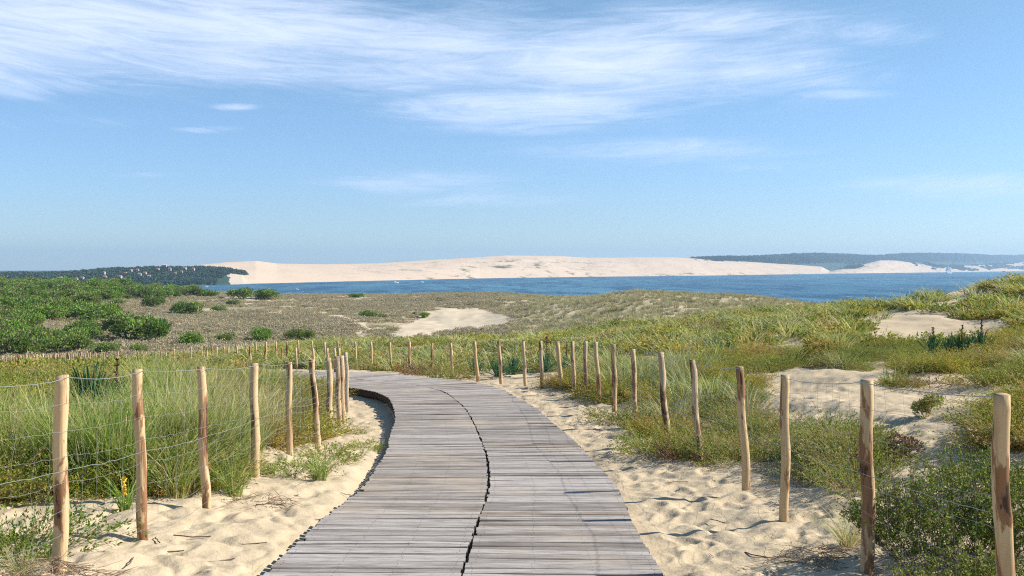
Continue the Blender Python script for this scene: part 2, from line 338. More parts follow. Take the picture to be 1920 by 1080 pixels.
# sand
m, t = mat('sand'); geo = t.new('ShaderNodeNewGeometry'); P = geo.outputs['Position']
at = t.new('ShaderNodeAttribute', attribute_name='tint'); sx = t.new('ShaderNodeSeparateXYZ'); t.l.new(at.outputs['Vector'], sx.inputs[0])
nA = t.noise(P, 1.1, 5, .6); nB = t.noise(P, 38, 3, .6); nC = t.noise(P, 260, 2, .6); nD = t.noise(P, .9, 6, .7); nE = t.noise(P, 9, 4, .65)
c = t.mix(nA, (.47,.375,.245), (.57,.47,.325)); c = t.mix(t.ramp(nC, .35, .75), c, (.45,.36,.24)); c = t.mix(t.ramp(nB, .66, .80, 0, .45), c, (.30,.22,.14))
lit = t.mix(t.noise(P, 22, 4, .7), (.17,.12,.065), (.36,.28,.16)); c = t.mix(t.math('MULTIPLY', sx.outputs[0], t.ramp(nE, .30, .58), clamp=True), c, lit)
heath = t.mix(t.ramp(t.math('ADD', t.noise(P, 2.3, 6, .75), t.math('MULTIPLY', t.math('SUBTRACT', t.noise(P, .045, 4, .6), .5), .9)), .42, .60), (.27,.235,.14), (.56,.47,.32)); c = t.mix(sx.outputs[1], c, heath)
fine = t.mix(t.noise(P, .4, 3), (.51,.425,.30), (.57,.485,.36)); c = t.mix(sx.outputs[2], c, fine)
hgt = t.math('ADD', t.math('MULTIPLY', t.noise(P, 11, 4, .6), 1.0), t.math('MULTIPLY', nB, .35))
finish(t, principled(t, c, .95, .1, bump(t, hgt, .38, .035))); M['sand'] = m
# dune far
m, t = mat('far_sand'); geo = t.new('ShaderNodeNewGeometry'); P = geo.outputs['Position']
at = t.new('ShaderNodeAttribute', attribute_name='tint'); sx = t.new('ShaderNodeSeparateXYZ'); t.l.new(at.outputs['Vector'], sx.inputs[0])
Ps = t.scale(P, (1,.5,3.5)); n1 = t.noise(P, .01, 4); n2 = t.noise(Ps, .035, 6, .7)
c = t.mix(n1, (.58,.45,.325), (.64,.505,.375)); c = t.mix(t.math('MULTIPLY', t.ramp(n2, .52, .66), sx.outputs[0], clamp=True), c, (.13,.13,.075))
finish(t, principled(t, c, .95, .05)); M['far_sand'] = m
m, t = mat('forest_floor'); geo = t.new('ShaderNodeNewGeometry'); n1 = t.noise(geo.outputs['Position'], .08, 5, .7)
at = t.new('ShaderNodeAttribute', attribute_name='tint'); sx = t.new('ShaderNodeSeparateXYZ'); t.l.new(at.outputs['Vector'], sx.inputs[0])
c = t.mix(n1, (.025,.055,.045), (.05,.09,.065)); c = t.mix(t.ramp(t.math('ADD', sx.outputs[0], t.math('MULTIPLY', t.math('SUBTRACT', t.noise(geo.outputs['Position'], .05, 5, .7), .5), 1.5)), .45, .6), c, (.50,.42,.33))
finish(t, principled(t, c, .95, .05)); M['forest_floor'] = m
# water
m, t = mat('water'); geo = t.new('ShaderNodeNewGeometry'); P = geo.outputs['Position']
n1 = t.noise(t.scale(P, (1,.22,1)), .045, 7, .75); n2 = t.noise(t.scale(P, (.5,.35,1)), .006, 6, .65); n3 = t.noise(t.scale(P, (1,.3,1)), .16, 4, .7, 1)
c = t.mix(t.ramp(n2, .35, .65), (.030,.110,.180), (.065,.195,.275)); c = t.mix(t.ramp(n1, .47, .60), c, (.008,.060,.130))
c = t.mix(t.ramp(n3, .66, .72), c, (.75,.78,.8))
finish(t, principled(t, c, .45, .18, bump(t, n1, .8, 1.2))); M['water'] = m
# weathered planks
m, t = mat('weathered_plank'); geo = t.new('ShaderNodeNewGeometry')
at = t.new('ShaderNodeAttribute', attribute_name='tint'); uvn = t.new('ShaderNodeAttribute', attribute_name='grain'); sx = t.new('ShaderNodeSeparateXYZ'); t.l.new(at.outputs['Vector'], sx.inputs[0])
g = t.noise(t.scale(uvn.outputs['Vector'], (4, 85, 1)), 1.0, 7, .8, .3); g2 = t.noise(t.scale(uvn.outputs['Vector'], (2.2, 14, 1)), 1.0, 4, .6); g3 = t.noise(t.scale(uvn.outputs['Vector'], (60,260,1)), 1.0, 2, .5)
c = t.mix(sx.outputs[0], (.20,.175,.155), (.46,.42,.385)); c = t.mix(sx.outputs[1], c, (.30,.235,.165))
c = t.mix(t.ramp(g, .46, .62, 0, .75), c, (.10,.078,.062)); c = t.mix(t.ramp(g2, .48, .72, 0, .5), c, (.52,.48,.44)); c = t.mix(t.ramp(g3, .68, .75, 0, .6), c, (.06,.05,.045))
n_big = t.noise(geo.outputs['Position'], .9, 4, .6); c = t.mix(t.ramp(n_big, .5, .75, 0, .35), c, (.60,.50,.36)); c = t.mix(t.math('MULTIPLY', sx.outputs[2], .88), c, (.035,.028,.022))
finish(t, principled(t, c, .85, .2, bump(t, g, .5, .004))); M['plank'] = m
m, t = mat('dark_beam'); tc = t.new('ShaderNodeTexCoord'); nz = t.noise(tc.outputs['Object'], 9, 5, .7)
finish(t, principled(t, t.mix(nz, (.045,.028,.018), (.12,.075,.05)), .9, .1, bump(t, nz, .6, .02))); M['beam'] = m
# post wood
m, t = mat('post_wood'); tc = t.new('ShaderNodeTexCoord'); oi = t.new('ShaderNodeObjectInfo')
off = t.new('ShaderNodeVectorMath', operation='ADD'); t.l.new(tc.outputs['Object'], off.inputs[0]); t.l.new(t.comb(t.math('MULTIPLY', oi.outputs['Random'], 57.0), t.math('MULTIPLY', oi.outputs['Random'], 31.0), t.math('MULTIPLY', oi.outputs['Random'], 13.0)), off.inputs[1]); O = off.outputs[0]
fib = t.noise(t.scale(O, (38,38,2.2)), 1.0, 5, .65, .4); blot = t.noise(t.scale(O, (7.5,7.5,1.9)), 1.0, 5, .6, .5); warm = t.noise(t.scale(O, (3,3,2.0)), 1.0, 3); spk = t.noise(t.scale(O, (26,26,14)), 1.0, 3, .6)
rj = t.math('FRACT', t.math('MULTIPLY', oi.outputs['Random'], 9.7))
c = t.mix(warm, (.53,.35,.165), (.64,.49,.30)); c = t.mix(t.ramp(rj, .55, 1.0, 0, .5), c, (.50,.42,.34)); c = t.mix(t.ramp(fib, .42, .68, 0, .5), c, (.36,.20,.09))
thr = t.math('ADD', blot, t.math('MULTIPLY', t.math('SUBTRACT', rj, .5), .10))
c = t.mix(t.ramp(thr, .525, .565, 0, .82), c, t.mix(fib, (.26,.10,.035), (.14,.055,.025))); c = t.mix(t.ramp(thr, .62, .66, 0, .85), c, (.040,.022,.015)); c = t.mix(t.ramp(spk, .70, .76, 0, .7), c, (.16,.08,.04))
finish(t, principled(t, c, .75, .25, bump(t, t.math('ADD', fib, t.math('MULTIPLY', blot, .8)), .55, .008))); M['post'] = m
m, t = mat('end_grain'); tc = t.new('ShaderNodeTexCoord'); wv = t.new('ShaderNodeTexWave', wave_type='RINGS', rings_direction='Z'); t.l.new(tc.outputs['Object'], wv.inputs[0]); wv.inputs['Scale'].default_value = 40; wv.inputs['Distortion'].default_value = 2
finish(t, principled(t, t.mix(wv.outputs[1] if len(wv.outputs) > 1 else wv.outputs[0], (.30,.20,.12), (.46,.34,.22)), .9, .1)); M['endgrain'] = m
m, t = mat('galvanised_wire'); finish(t, principled(t, (.33,.35,.34), .5, .5, None, .5)); M['wire'] = m
def plain(name, c, r=.7, spec=.3):
    m, t = mat(name); tc = t.new('ShaderNodeTexCoord'); nz = t.noise(tc.outputs['Object'], 2.5, 4, .6)
    finish(t, principled(t, t.mix(nz, tuple(k*.86 for k in c), tuple(min(1,k*1.1) for k in c)), r, spec)); return m
M['twig'] = plain('twig', (.15,.10,.07), .9); M['stalk'] = plain('stalk', (.10,.05,.03), .9); M['straw'] = plain('straw', (.45,.33,.17), .9)
M['render'] = plain('house_render', (.50,.47,.45)); M['roof'] = plain('roof_tile', (.42,.22,.15)); M['red_render'] = plain('red_render', (.50,.16,.11)); M['hull'] = plain('white_hull', (.85,.85,.85), .4); M['sail'] = plain('sail', (.85,.84,.82), .8)
M['window_dark'] = plain('window_dark', (.05,.06,.07), .2); M['petal'] = plain('petal', (.75,.50,.03), .7)

# ------------------------------------------------------------------ terrain mesh
cu = np.unique(np.concatenate([np.linspace(-1100, -120, 70), np.linspace(-120, 2040, 520), np.linspace(2040, 3000, 70)]))
rv = np.exp(np.concatenate([np.linspace(math.log(1.2), math.log(5.2), 60, endpoint=False), np.linspace(math.log(5.2), math.log(34), 720, endpoint=False), np.linspace(math.log(34), math.log(452), 620)]))
gu, gd = np.meshgrid(cu, rv, indexing='ij'); X = ((gu-HX)/F0*gd).ravel(); Y = gd.ravel(); Z = H(X, Y)
px, py, dd, ad, n1, n2, vr, vl, snd = zone(X, Y, Z)
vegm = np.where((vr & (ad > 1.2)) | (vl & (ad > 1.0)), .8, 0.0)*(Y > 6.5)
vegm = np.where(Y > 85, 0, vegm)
hm = sstep(Y, 85, 100)*(~snd)*1.0
mound = sstep(px+ (n1-.5)*120, 900, 1010)*sstep(Y, 85, 100)
hm = hm*(1-.35*mound)
fine = (snd & (Y > 60))*1.0
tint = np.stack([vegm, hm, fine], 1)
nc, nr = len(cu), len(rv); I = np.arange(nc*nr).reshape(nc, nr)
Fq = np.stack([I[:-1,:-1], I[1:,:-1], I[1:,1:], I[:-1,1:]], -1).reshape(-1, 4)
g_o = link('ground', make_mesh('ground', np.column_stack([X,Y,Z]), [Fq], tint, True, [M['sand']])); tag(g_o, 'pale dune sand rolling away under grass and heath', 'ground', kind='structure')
del X, Y, Z, gu, gd

# sea
wv = np.array([(-9000,200,-15.0),(9000,200,-15.0),(9000,8300,-15.0),(300,8300,-15.0),(-700,3900,-15.0),(-9000,3900,-15.0)])
o = link('water', make_mesh('water', wv, [[(0,1,2,3)],[(0,3,4,5)]], None, False, [M['water']])); tag(o, 'deep blue lagoon between the heath and the far dune', 'water', kind='structure')
sea = np.array([(-9000,-400,-22.0),(9000,-400,-22.0),(9000,8300,-22.0),(-9000,8300,-22.0)])
o = link('sea_bed', make_mesh('sea_bed', sea, [[(0,1,2,3)]], None, False, [M['far_sand']])); tag(o, kind='structure')

# ------------------------------------------------------------------ far shore
def ridge_mesh(name, xs, base_py, top_py, depth_in, mtl, shape=.8, rows=26, rough=1.0, tintf=None, step=2.0, seed=0, zbase=-15.6, Dtop=None):
    """far land: its waterline and its crest measured on the photograph"""
    pxs = np.arange(xs[0], xs[1]+.1, step); bp = np.interp(pxs, *base_py); tp = np.interp(pxs, *top_py)
    Db = 15.0*F0/(bp-HY); Dt = (Db+np.interp(pxs, *depth_in))
    tt = np.concatenate([np.linspace(0, 1, rows), [1.25, 1.7, 2.4]])
    V = []; T = []
    for k, t_ in enumerate(tt):
        D = Db+(Dt-Db)*t_; zt = (HY-tp)/F0*Dt
        prof = (1-(1-min(t_,1))**(1/shape)) if t_ <= 1 else 1-(t_-1)*.75
        rise = zt-zbase
        xw = (pxs-HX)/F0*D
        nz = (fbm(xw*.012, D*.012, seed, 4)-.5)*rise*.28*rough*math.sin(math.pi*min(t_,1))
        z = zbase+rise*prof+nz*(t_ < 1)
        V.append(np.column_stack([xw, D, z])); T.append(np.column_stack([(tintf(pxs, t_) if tintf else np.zeros(len(pxs))), np.full(len(pxs), t_), np.zeros(len(pxs))]))
    V = np.concatenate(V); T = np.concatenate(T); nn = len(pxs); I = np.arange(len(V)).reshape(len(tt), nn)
    Fq = np.stack([I[:-1,:-1], I[:-1,1:], I[1:,1:], I[1:,:-1]], -1).reshape(-1,4)
    return make_mesh(name, V, [Fq], T, True, [mtl]), V, nn, len(tt)
BASE = ([-900,-300,0,200,340,450,560,700,900,1100,1300,1560,1750,1920,2300,2900],[556,548,543,539,536,532.5,530,526.5,522,519,517,513.2,510.6,508.4,507.5,507])
def t_dune(p, t_): return np.clip(.15+.55*np.exp(-((p-880)/170)**2)*(t_ < .75)*(t_ > .15)+.6*np.exp(-((p-1000)/120)**2)*(t_ < .6)+ .7*(t_ < .13)*(p > 760), 0, 1)*(p > 640)
DT = ([300,330,370,420,480,520,600,700,760,830,900,950,1050,1100,1150,1250,1300,1350,1400,1450,1500,1540,1562,1580],
      [512,501,497,492,489,494,495.5,494,490.5,486,482,479,480,483,483,482,484.5,488,490.5,494,497,500,511,512])
me, *_ = ridge_mesh('far_dune', (300,1580), BASE, DT, ([300,600,1000,1580],[330,420,500,600]), M['far_sand'], .75, 30, .9, t_dune, seed=3)
tag(link('far_dune', me), 'huge pale pink sand dune across the water', 'dune', kind='structure')
HT = ([-900,-300,0,40,100,150,200,240,300,340,380,430,455,468,475],[524,520,518,517,517,514,509,508,505.5,505.5,505,507.5,512,524,531])
BH = ([-900,-300,0,200,340,475,480],[556,548,543,539,536,532.5,532])
me_h, Vh, nh, rh = ridge_mesh('headland', (-900,475), BH, HT, ([-900,475],[260,160]), M['forest_floor'], .62, 22, .7, tintf=lambda p, t_: np.clip(.95*sstep(p, 422, 438)*(t_ < .8)+.55*sstep(p,385,400)*(t_ > .35)*(t_ < .6), 0, 1), seed=5)
tag(link('headland_hill', me_h), 'low wooded headland behind the thicket', 'hill', kind='structure')
FT = ([1300,1340,1400,1450,1490,1530,1570,1620,1650,1700,1760,1820,1860,1920,2100,2500,2900],[492,488.5,488,485.5,482,481,481.5,483.5,483,479.5,478.5,480,482,481,483,478,480])
def t_cliff(p, t_): return np.clip(1.0-.6*np.exp(-((p-1680)/50)**2)-.3*np.exp(-((p-1880)/60)**2), 0, 1)*(t_ > .03)
CT = ([1540,1560,1600,1650,1680,1720,1760,1820,1880,1920,2100,2500,2900],[511,508,500,488,488.5,494,497,498,495,491,497,495,496])
me, Vs, ns_, rs_ = ridge_mesh('scarp', (1540,2900), BASE, CT, ([1540,1920,2900],[350,700,900]), M['far_sand'], .7, 22, 1.3, t_cliff, seed=8)
tag(link('sandy_cliff', me), 'sandy scarp at the foot of the far wooded hills', 'cliff', kind='structure')
BF = ([1300,1560,1750,1920,2300,2900],[515.5,511.0,508.8,507.3,506.9,506.6])
me_f, Vf, nf, rf_ = ridge_mesh('far_hills', (1300,2900), BF, FT, ([1300,2900],[500,900]), M['forest_floor'], .5, 20, .6, seed=12, step=4)
tag(link('far_hills', me_f), 'long dark blue wooded hills beyond the scarp', 'hill', kind='structure')

# ------------------------------------------------------------------ plant meshes
def blades(n, r0, h, hvar, lean, wd, seed, tdry=.25, segs=4, cone=.35):
    g = np.random.default_rng(seed); a = g.random(n)*2*np.pi; rr = r0*np.sqrt(g.random(n)); bx = rr*np.cos(a); by = rr*np.sin(a)
    az = a+g.normal(0, .7, n); hh = h*(1-hvar+hvar*2*g.random(n)); ln = np.abs(g.normal(lean, lean*.5, n))+cone*rr/r0
    ts = np.linspace(0, 1, segs+1); V = []; wa = az+np.pi/2+g.normal(0,.9,n); w_ = wd*(.7+.6*g.random(n))
    T = np.zeros((n, (segs+1)*2, 3)); V = np.zeros((n, (segs+1)*2, 3))
    tx = np.clip(g.normal(.5, .25, n), 0, 1); ty = (g.random(n) < tdry)*(.5+.5*g.random(n))
    for k, t_ in enumerate(ts):
        off = hh*ln*(t_**1.9); z = hh*(t_-.28*ln*t_**2.2)
        cx = bx+np.cos(az)*off; cy = by+np.sin(az)*off; ww = w_*(1-t_**1.5)*.5+wd*.06
        for s_, sg in ((0,-1),(1,1)):
            V[:,2*k+s_,0] = cx+sg*np.cos(wa)*ww; V[:,2*k+s_,1] = cy+sg*np.sin(wa)*ww; V[:,2*k+s_,2] = z-.03
            T[:,2*k+s_,0] = tx; T[:,2*k+s_,1] = np.clip(ty+ .45*(t_ < .15)+.25*(t_ > .9), 0, 1)
    m_ = (segs+1)*2; b = (np.arange(n)*m_)[:,None]
    Fq = np.concatenate([b+np.array([2*k,2*k+1,2*k+3,2*k+2])[None] for k in range(segs)])
    return V.reshape(-1,3), Fq, T.reshape(-1,3)
def leafq(P, Dn, ln, wd, g, tx, ty):
    """one leaf quad (rhomb) per point P along direction Dn"""
    n = len(P); r = g.normal(size=(n,3)); sd_ = np.cross(Dn, r); sd_ /= np.linalg.norm(sd_, axis=1)[:,None]+1e-9
    L = ln*(.7+.6*g.random(n))[:,None]; Wd = wd*(.7+.6*g.random(n))[:,None]
    V = np.stack([P, P+Dn*L*.5+sd_*Wd*.5, P+Dn*L, P+Dn*L*.5-sd_*Wd*.5], 1).reshape(-1,3)
    F_ = np.arange(4*n).reshape(n,4); T = np.repeat(np.column_stack([tx, ty, np.zeros(n)]), 4, 0); return V, F_, T
def merge(*parts):
    V = []; Fq = []; T = []; k = 0
    for v, f, t_ in parts: V.append(v); Fq.append(np.asarray(f)+k); T.append(t_); k += len(v)
    return np.concatenate(V), np.concatenate(Fq), np.concatenate(T)
def sticks(P0, P1, r, tx=.5, ty=1.0):
    """thin 3-sided sticks as crossed quads"""
    P0 = np.asarray(P0, float); P1 = np.asarray(P1, float); n = len(P0); d = P1-P0; d /= np.linalg.norm(d, axis=1)[:,None]+1e-9
    a = np.cross(d, [0.3,.5,.8]); a /= np.linalg.norm(a, axis=1)[:,None]+1e-9; b = np.cross(d, a); r = np.broadcast_to(np.asarray(r, float), (n,))[:,None]
    k = [a, -.5*a+.87*b, -.5*a-.87*b]; V = np.stack([P0+k[0]*r, P0+k[1]*r, P0+k[2]*r, P1+k[0]*r*.6, P1+k[1]*r*.6, P1+k[2]*r*.6], 1).reshape(-1,3)
    b_ = (np.arange(n)*6)[:,None]; F_ = np.concatenate([b_+np.array([0,1,4,3]), b_+np.array([1,2,5,4]), b_+np.array([2,0,3,5])])
    T = np.tile([tx, ty, 0.], (len(V),1)); return V, F_, T
def mat_shrub(seed, R_=.38, h=.24, ns=170, nl=9, ln=.028, wd=.010, ty=.15):
    """low feathery mat: many leaning sprigs carrying small leaves"""
    g = np.random.default_rng(seed); a = g.random(ns)*2*np.pi; rr = R_*np.sqrt(g.random(ns)); bx = np.cos(a)*rr; by = np.sin(a)*rr
    lob = 1+.35*np.sin(a*2+seed)+.2*np.sin(a*5+seed*2)
    top = h*(1-.75*(rr/R_)**2)*(.65+.5*g.random(ns))*lob; az = a+g.normal(0,.8,ns); ln_ = .09+.10*g.random(ns)
    P0 = np.column_stack([bx*.6, by*.6, np.zeros(ns)-.02]); P1 = np.column_stack([bx*lob+np.cos(az)*ln_, by*lob+np.sin(az)*ln_, top])
    d = P1-P0; ax = d/np.linalg.norm(d, axis=1)[:,None]
    tt = (.35+.65*g.random((ns, nl))); P = P0[:,None]+d[:,None]*tt[...,None]; P[...,2] += .02*np.sin(tt*3)
    Dn = ax[:,None]*.9+g.normal(0,.55,(ns,nl,3)); Dn /= np.linalg.norm(Dn, axis=2)[...,None]
    tx = np.clip(g.normal(.45,.22,ns)[:,None]+.30*(tt-.6), 0, 1); tyy = np.where(g.random(ns)[:,None] < ty, .8, 0.)+np.zeros((ns,nl))
    lf = leafq(P.reshape(-1,3), Dn.reshape(-1,3), ln, wd, g, tx.ravel(), tyy.ravel()); k = np.arange(ns)[::3]
    return merge(lf, sticks(P0[k], P1[k], .0022))
def bushy(seed, R_=1.0, h=1.0, nl=3000, leaf=.12, nlobe=9, flat=.75, ty=.12):
    """rounded shrub: leaves spread through overlapping lobes with gaps"""
    g = np.random.default_rng(seed); L = []
    for i in range(nlobe):
        a = g.random()*2*np.pi; rr = R_*.68*math.sqrt(g.random()); lr = R_*(.26+.26*g.random()); lz = h*(.25+.55*g.random())*(1-.55*(rr/R_)**2)
        L.append((math.cos(a)*rr, math.sin(a)*rr, lz, lr))
    L = np.array(L); k = g.integers(0, nlobe, nl); d = g.normal(size=(nl,3)); d /= np.linalg.norm(d, axis=1)[:,None]; d[:,2] = np.where(d[:,2] < -.3, -d[:,2], d[:,2])
    rad = L[k,3]*(.55+.5*g.random(nl)**.5)*(1+.25*np.sin(d[:,0]*7+k)*np.sin(d[:,2]*6+k*2))
    P = L[k,:3]+d*rad[:,None]*np.array([1,1,flat]); P += g.normal(0, .045, (nl,3))*R_*(g.random(nl)[:,None] < .5); P[:,2] = np.maximum(P[:,2], .03)
    Dn = d+g.normal(0,.6,(nl,3)); Dn[:,2] += .3; Dn /= np.linalg.norm(Dn, axis=1)[:,None]
    lt = g.random(nlobe); tx = np.clip(lt[k]*.5+.5*g.random(nl), 0, 1); tyy = np.where(g.random(nl) < ty, .9, 0.)
    lf = leafq(P, Dn, leaf, leaf*.6, g, tx, tyy)
    P0 = np.zeros((nlobe,3)); P0[:,:2] = L[:,:2]*.25; P1 = L[:,:3].copy()
    return merge(lf, sticks(P0, P1, R_*.02))
def yucca_mesh(seed, n=75, ln=.62, wd=.035):
    g = np.random.default_rng(seed); V = []; Fq = []; T = []; k = 0
    for i in range(n):
        el = R(g.uniform(8, 88)) if i > 12 else R(g.uniform(60, 90)); az = g.random()*2*np.pi; L = ln*g.uniform(.7,1.05); droop = g.uniform(0,.22)*math.cos(el)
        d = np.array([math.cos(az)*math.cos(el), math.sin(az)*math.cos(el), math.sin(el)]); s_ = np.array([-math.sin(az), math.cos(az), 0]); up = np.cross(s_, d)*-1
        base = np.array([0,0,.10])+d*.02; tx = g.random(); ty = 1.0 if (el < R(18) and g.random() < .6) else 0
        for j, t_ in enumerate((0,.3,.65,1)):
            c_ = base+d*L*t_+np.array([0,0,-droop*t_*t_*L]); w_ = wd*(.75,1,.7,.06)[j]*.5
            V += [c_-s_*w_+up*.006, c_-up*.004, c_+s_*w_+up*.006]; T += [(tx,ty,0)]*3
        for j in range(3):
            a = k+j*3; Fq += [(a,a+1,a+4,a+3),(a+1,a+2,a+5,a+4)]
        k += 12
    return np.array(V), np.array(Fq), np.array(T, float)
def M3(name, vft, m): return make_mesh(name, vft[0], [vft[1]], vft[2], False, [m])

# scatter by geometry nodes: ONE object per kind of uncountable cover
def scatter(name, meshes, x, y, z, scl, label, cat, tilt=.15, sz=None):
    coll = bpy.data.collections.new(name+"_kinds")
    for i, me in enumerate(meshes): coll.objects.link(bpy.data.objects.new(me.name, me))
    n = len(x); V = np.column_stack([x, y, z]); me = bpy.data.meshes.new(name); me.vertices.add(n); me.vertices.foreach_set('co', V.astype(np.float32).ravel())
    g = np.random.default_rng(n)
    at = me.attributes.new('rot', 'FLOAT_VECTOR', 'POINT'); r = np.column_stack([g.normal(0,tilt,n), g.normal(0,tilt,n), g.random(n)*2*np.pi]); at.data.foreach_set('vector', r.astype(np.float32).ravel())
    at = me.attributes.new('scl', 'FLOAT_VECTOR', 'POINT'); sc3 = np.column_stack([scl, scl, scl*(sz if sz is not None else 1)]); at.data.foreach_set('vector', sc3.astype(np.float32).ravel())
    at = me.attributes.new('pick', 'INT', 'POINT'); at.data.foreach_set('value', g.integers(0, len(meshes), n).astype(np.int32))
    o = link(name, me); ng = bpy.data.node_groups.new(name, 'GeometryNodeTree')
    ng.interface.new_socket('Geometry', in_out='INPUT', socket_type='NodeSocketGeometry'); ng.interface.new_socket('Geometry', in_out='OUTPUT', socket_type='NodeSocketGeometry')
    N = ng.nodes; gi = N.new('NodeGroupInput'); go = N.new('NodeGroupOutput'); ip = N.new('GeometryNodeInstanceOnPoints'); ci = N.new('GeometryNodeCollectionInfo')
    ci.inputs[0].default_value = coll; ci.inputs['Separate Children'].default_value = True; ci.inputs['Reset Children'].default_value = True
    def attr(nm, ty):
        a = N.new('GeometryNodeInputNamedAttribute'); a.data_type = ty; a.inputs[0].default_value = nm; return [s for s in a.outputs if s.enabled and s.name == 'Attribute'][0]
    Lk = ng.links.new; Lk(gi.outputs[0], ip.inputs['Points']); Lk(ci.outputs[0], ip.inputs['Instance']); ip.inputs['Pick Instance'].default_value = True
    Lk(attr('pick','INT'), ip.inputs['Instance Index']); Lk(attr('rot','FLOAT_VECTOR'), ip.inputs['Rotation']); Lk(attr('scl','FLOAT_VECTOR'), ip.inputs['Scale']); Lk(ip.outputs[0], go.inputs[0])
    md = o.modifiers.new('scatter', 'NODES'); md.node_group = ng
    tag(o, label, cat, kind='stuff'); return o

# variants
mar_near = [M3('marram_tall', blades(150, .17, .57, .42, .28, .0090, 100+i, .30, 4, .22), M['marram']) for i in range(5)]
mar_mid = [M3('marram_mid', blades(60, .20, .50, .38, .34, .018, 120+i, .25, 3), M['marram']) for i in range(4)]
mar_pale = [M3('marram_pale', blades(70, .22, .48, .38, .34, .016, 140+i, .20, 3), M['marram_pale']) for i in range(4)]
mat_y = [M3('mat_yellow', mat_shrub(160+i, .40, .24, 260, 12, .024, .008, .12), M['moss']) for i in range(4)]
mat_g = [M3('mat_green', mat_shrub(170+i, .40, .24, 260, 12, .023, .008, .10), M['mossgreen']) for i in range(3)]
mat_dry = [M3('mat_dry', mat_shrub(180+i, .30, .18, 90, 6, .03, .012, .5), M['dry']) for i in range(2)]
mar_far = [M3('marram_far', blades(30, .26, .50, .35, .34, .036, 220+i, .28, 3), M['marram']) for i in range(4)]
pale_far = [M3('pale_far', blades(34, .28, .48, .35, .34, .032, 230+i, .25, 3), M['marram_pale']) for i in range(4)]
maty_far = [M3('mat_yellow_far', mat_shrub(240+i, .42, .30, 90, 6, .075, .034, .15), M['moss']) for i in range(4)]
matg_far = [M3('mat_green_far', mat_shrub(250+i, .42, .30, 90, 6, .075, .034, .12), M['mossgreen']) for i in range(3)]
mound_t = [M3('mound_tuft', blades(46, .22, .50, .3, .42, .035, 190+i, .30, 2), M['heathgreen']) for i in range(3)]
heath_t = [M3('heath_tuft', mat_shrub(200+i, .55, .20, 60, 5, .11, .05, .35), M['heath']) for i in range(3)]

def cand(n, d0, d1, px0, px1, seed):
    g = np.random.default_rng(seed); u_ = g.random(n); D = np.sqrt(d0*d0+u_*(d1*d1-d0*d0)); p = px0+(px1-px0)*g.random(n); x = (p-HX)/F0*D; z = H(x, D); return x, D, z, g
# near field, both sides out to the first dune crest
LAYERS = {k: [] for k in ('tall','mid','pale','yel','grn','dry','straw','fmid','fpale','fyel','fgrn')}
for (d0, d1, nn, sd_) in ((5.0, 11, 5200, 1), (11, 24, 15000, 2), (24, 46, 17000, 3), (46, 84, 19000, 4)):
    x, y, z, g = cand(nn, d0, d1, -160, 2090, sd_); px, py, d, ad, n1, n2, vr, vl, snd = zone(x, y, z); r = g.random(nn)
    clear = ((px > 1712) & (px < 1870) & (y > 18.9) & (y < 24)) | ((px > 870) & (px < 1085) & (y > 22.5) & (y < 26.2) & (r > .35)) | ((px > 125) & (px < 240) & (y > 11.2) & (y < 14.6))
    low = ((px > 1690) & (px < 1940) & (y > 13) & (y < 22)) | ((px > 860) & (px < 1100) & (y > 20) & (y < 27)) | ((px < 265) & (y > 10.6) & (y < 90)) | ((px > 1360) & (px < 1560) & (y > 18.5) & (y < 26)) | ((px > 1580) & (px < 2000) & (y > 19) & (y < 27))
    vr &= ~clear; vl &= ~clear
    n3 = fbm(x*.22, y*.16, 51, 3); n4 = fbm(x*.8, y*.8, 57, 2)
    def put(key, m, s, hk=1.0):
        if key in ('mid', 'pale', 'tall'): m = m & ~low
        if d0 >= 24: key = {'mid':'fmid','pale':'fpale','yel':'fyel','grn':'fgrn'}.get(key, key)
        LAYERS[key].append((x[m], y[m], z[m], (s*(.7+.6*g.random(nn)))[m], (hk*.92/s**1.15)[m]))
    far_s = np.interp(y, [5, 20, 50, 85], [1, 1.05, 1.5, 1.9])
    L_ = vl & (ad > .4)
    tallz = L_ & (y < 15) & (y > 8.8) & (px < 560) & ((n3 > .46) | (y < 10.3)) & ~((px < 265) & (y > 10.6))
    tallz &= n2 > .40; put('tall', tallz & (r < .31), .92*np.ones(nn)); put('pale', tallz & (r > .31) & (r < .42), .9*np.ones(nn), 1.1)
    vr &= ~(fbm(x*1.3, y*.8, 93, 2) < .33)
    nt = L_ & (y < 19) & ~tallz
    put('grn', nt & (r > .30) & (r < .80), far_s*1.0, 1.25); put('mid', nt & (r > .80) & (px > 250), far_s, .8); put('yel', nt & (r < .30), far_s, 1.15)
    put('tall', nt & (r > .965) & (y > 8.8), .8*np.ones(nn), .9)
    backl = L_ & (y >= 19)
    put('yel', backl & (n1 < .55) & (r < .55), far_s); put('grn', backl & (n1 < .62) & (r > .55) & (r < .75), far_s)
    put('mid', backl & (n1 > .47) & (r > .74), far_s*1.05, .75); put('pale', backl & (n2 > .5) & (r > .90), far_s, .7)
    R2 = vr
    palez = R2 & (n3 > .52) & (y > 13)
    put('pale', palez & (r < .34), far_s, .85); put('mid', palez & (r > .34) & (r < .44), far_s*.9, .85); put('mid', R2 & ~palez & (r > .92) & (y > 16) & (n2 > .5), far_s, .9); put('pale', R2 & ~palez & (r < .07) & (y > 14), far_s)
    put('yel', R2 & (r > .44) & (r < .76) & (n4 > .42) & ((y > 15) | (n2 > .46)), far_s*.95); put('grn', R2 & (r > .76) & (r < .92) & (n4 < .56) & ((y > 9) | (n2 > .50)), far_s*.9)
    put('mid', R2 & (y > 30) & (r > .92), far_s, .8)
    put('dry', R2 & (r > .975) & (n2 > .5), far_s); put('straw', (R2 | L_) & (r > .992), far_s)
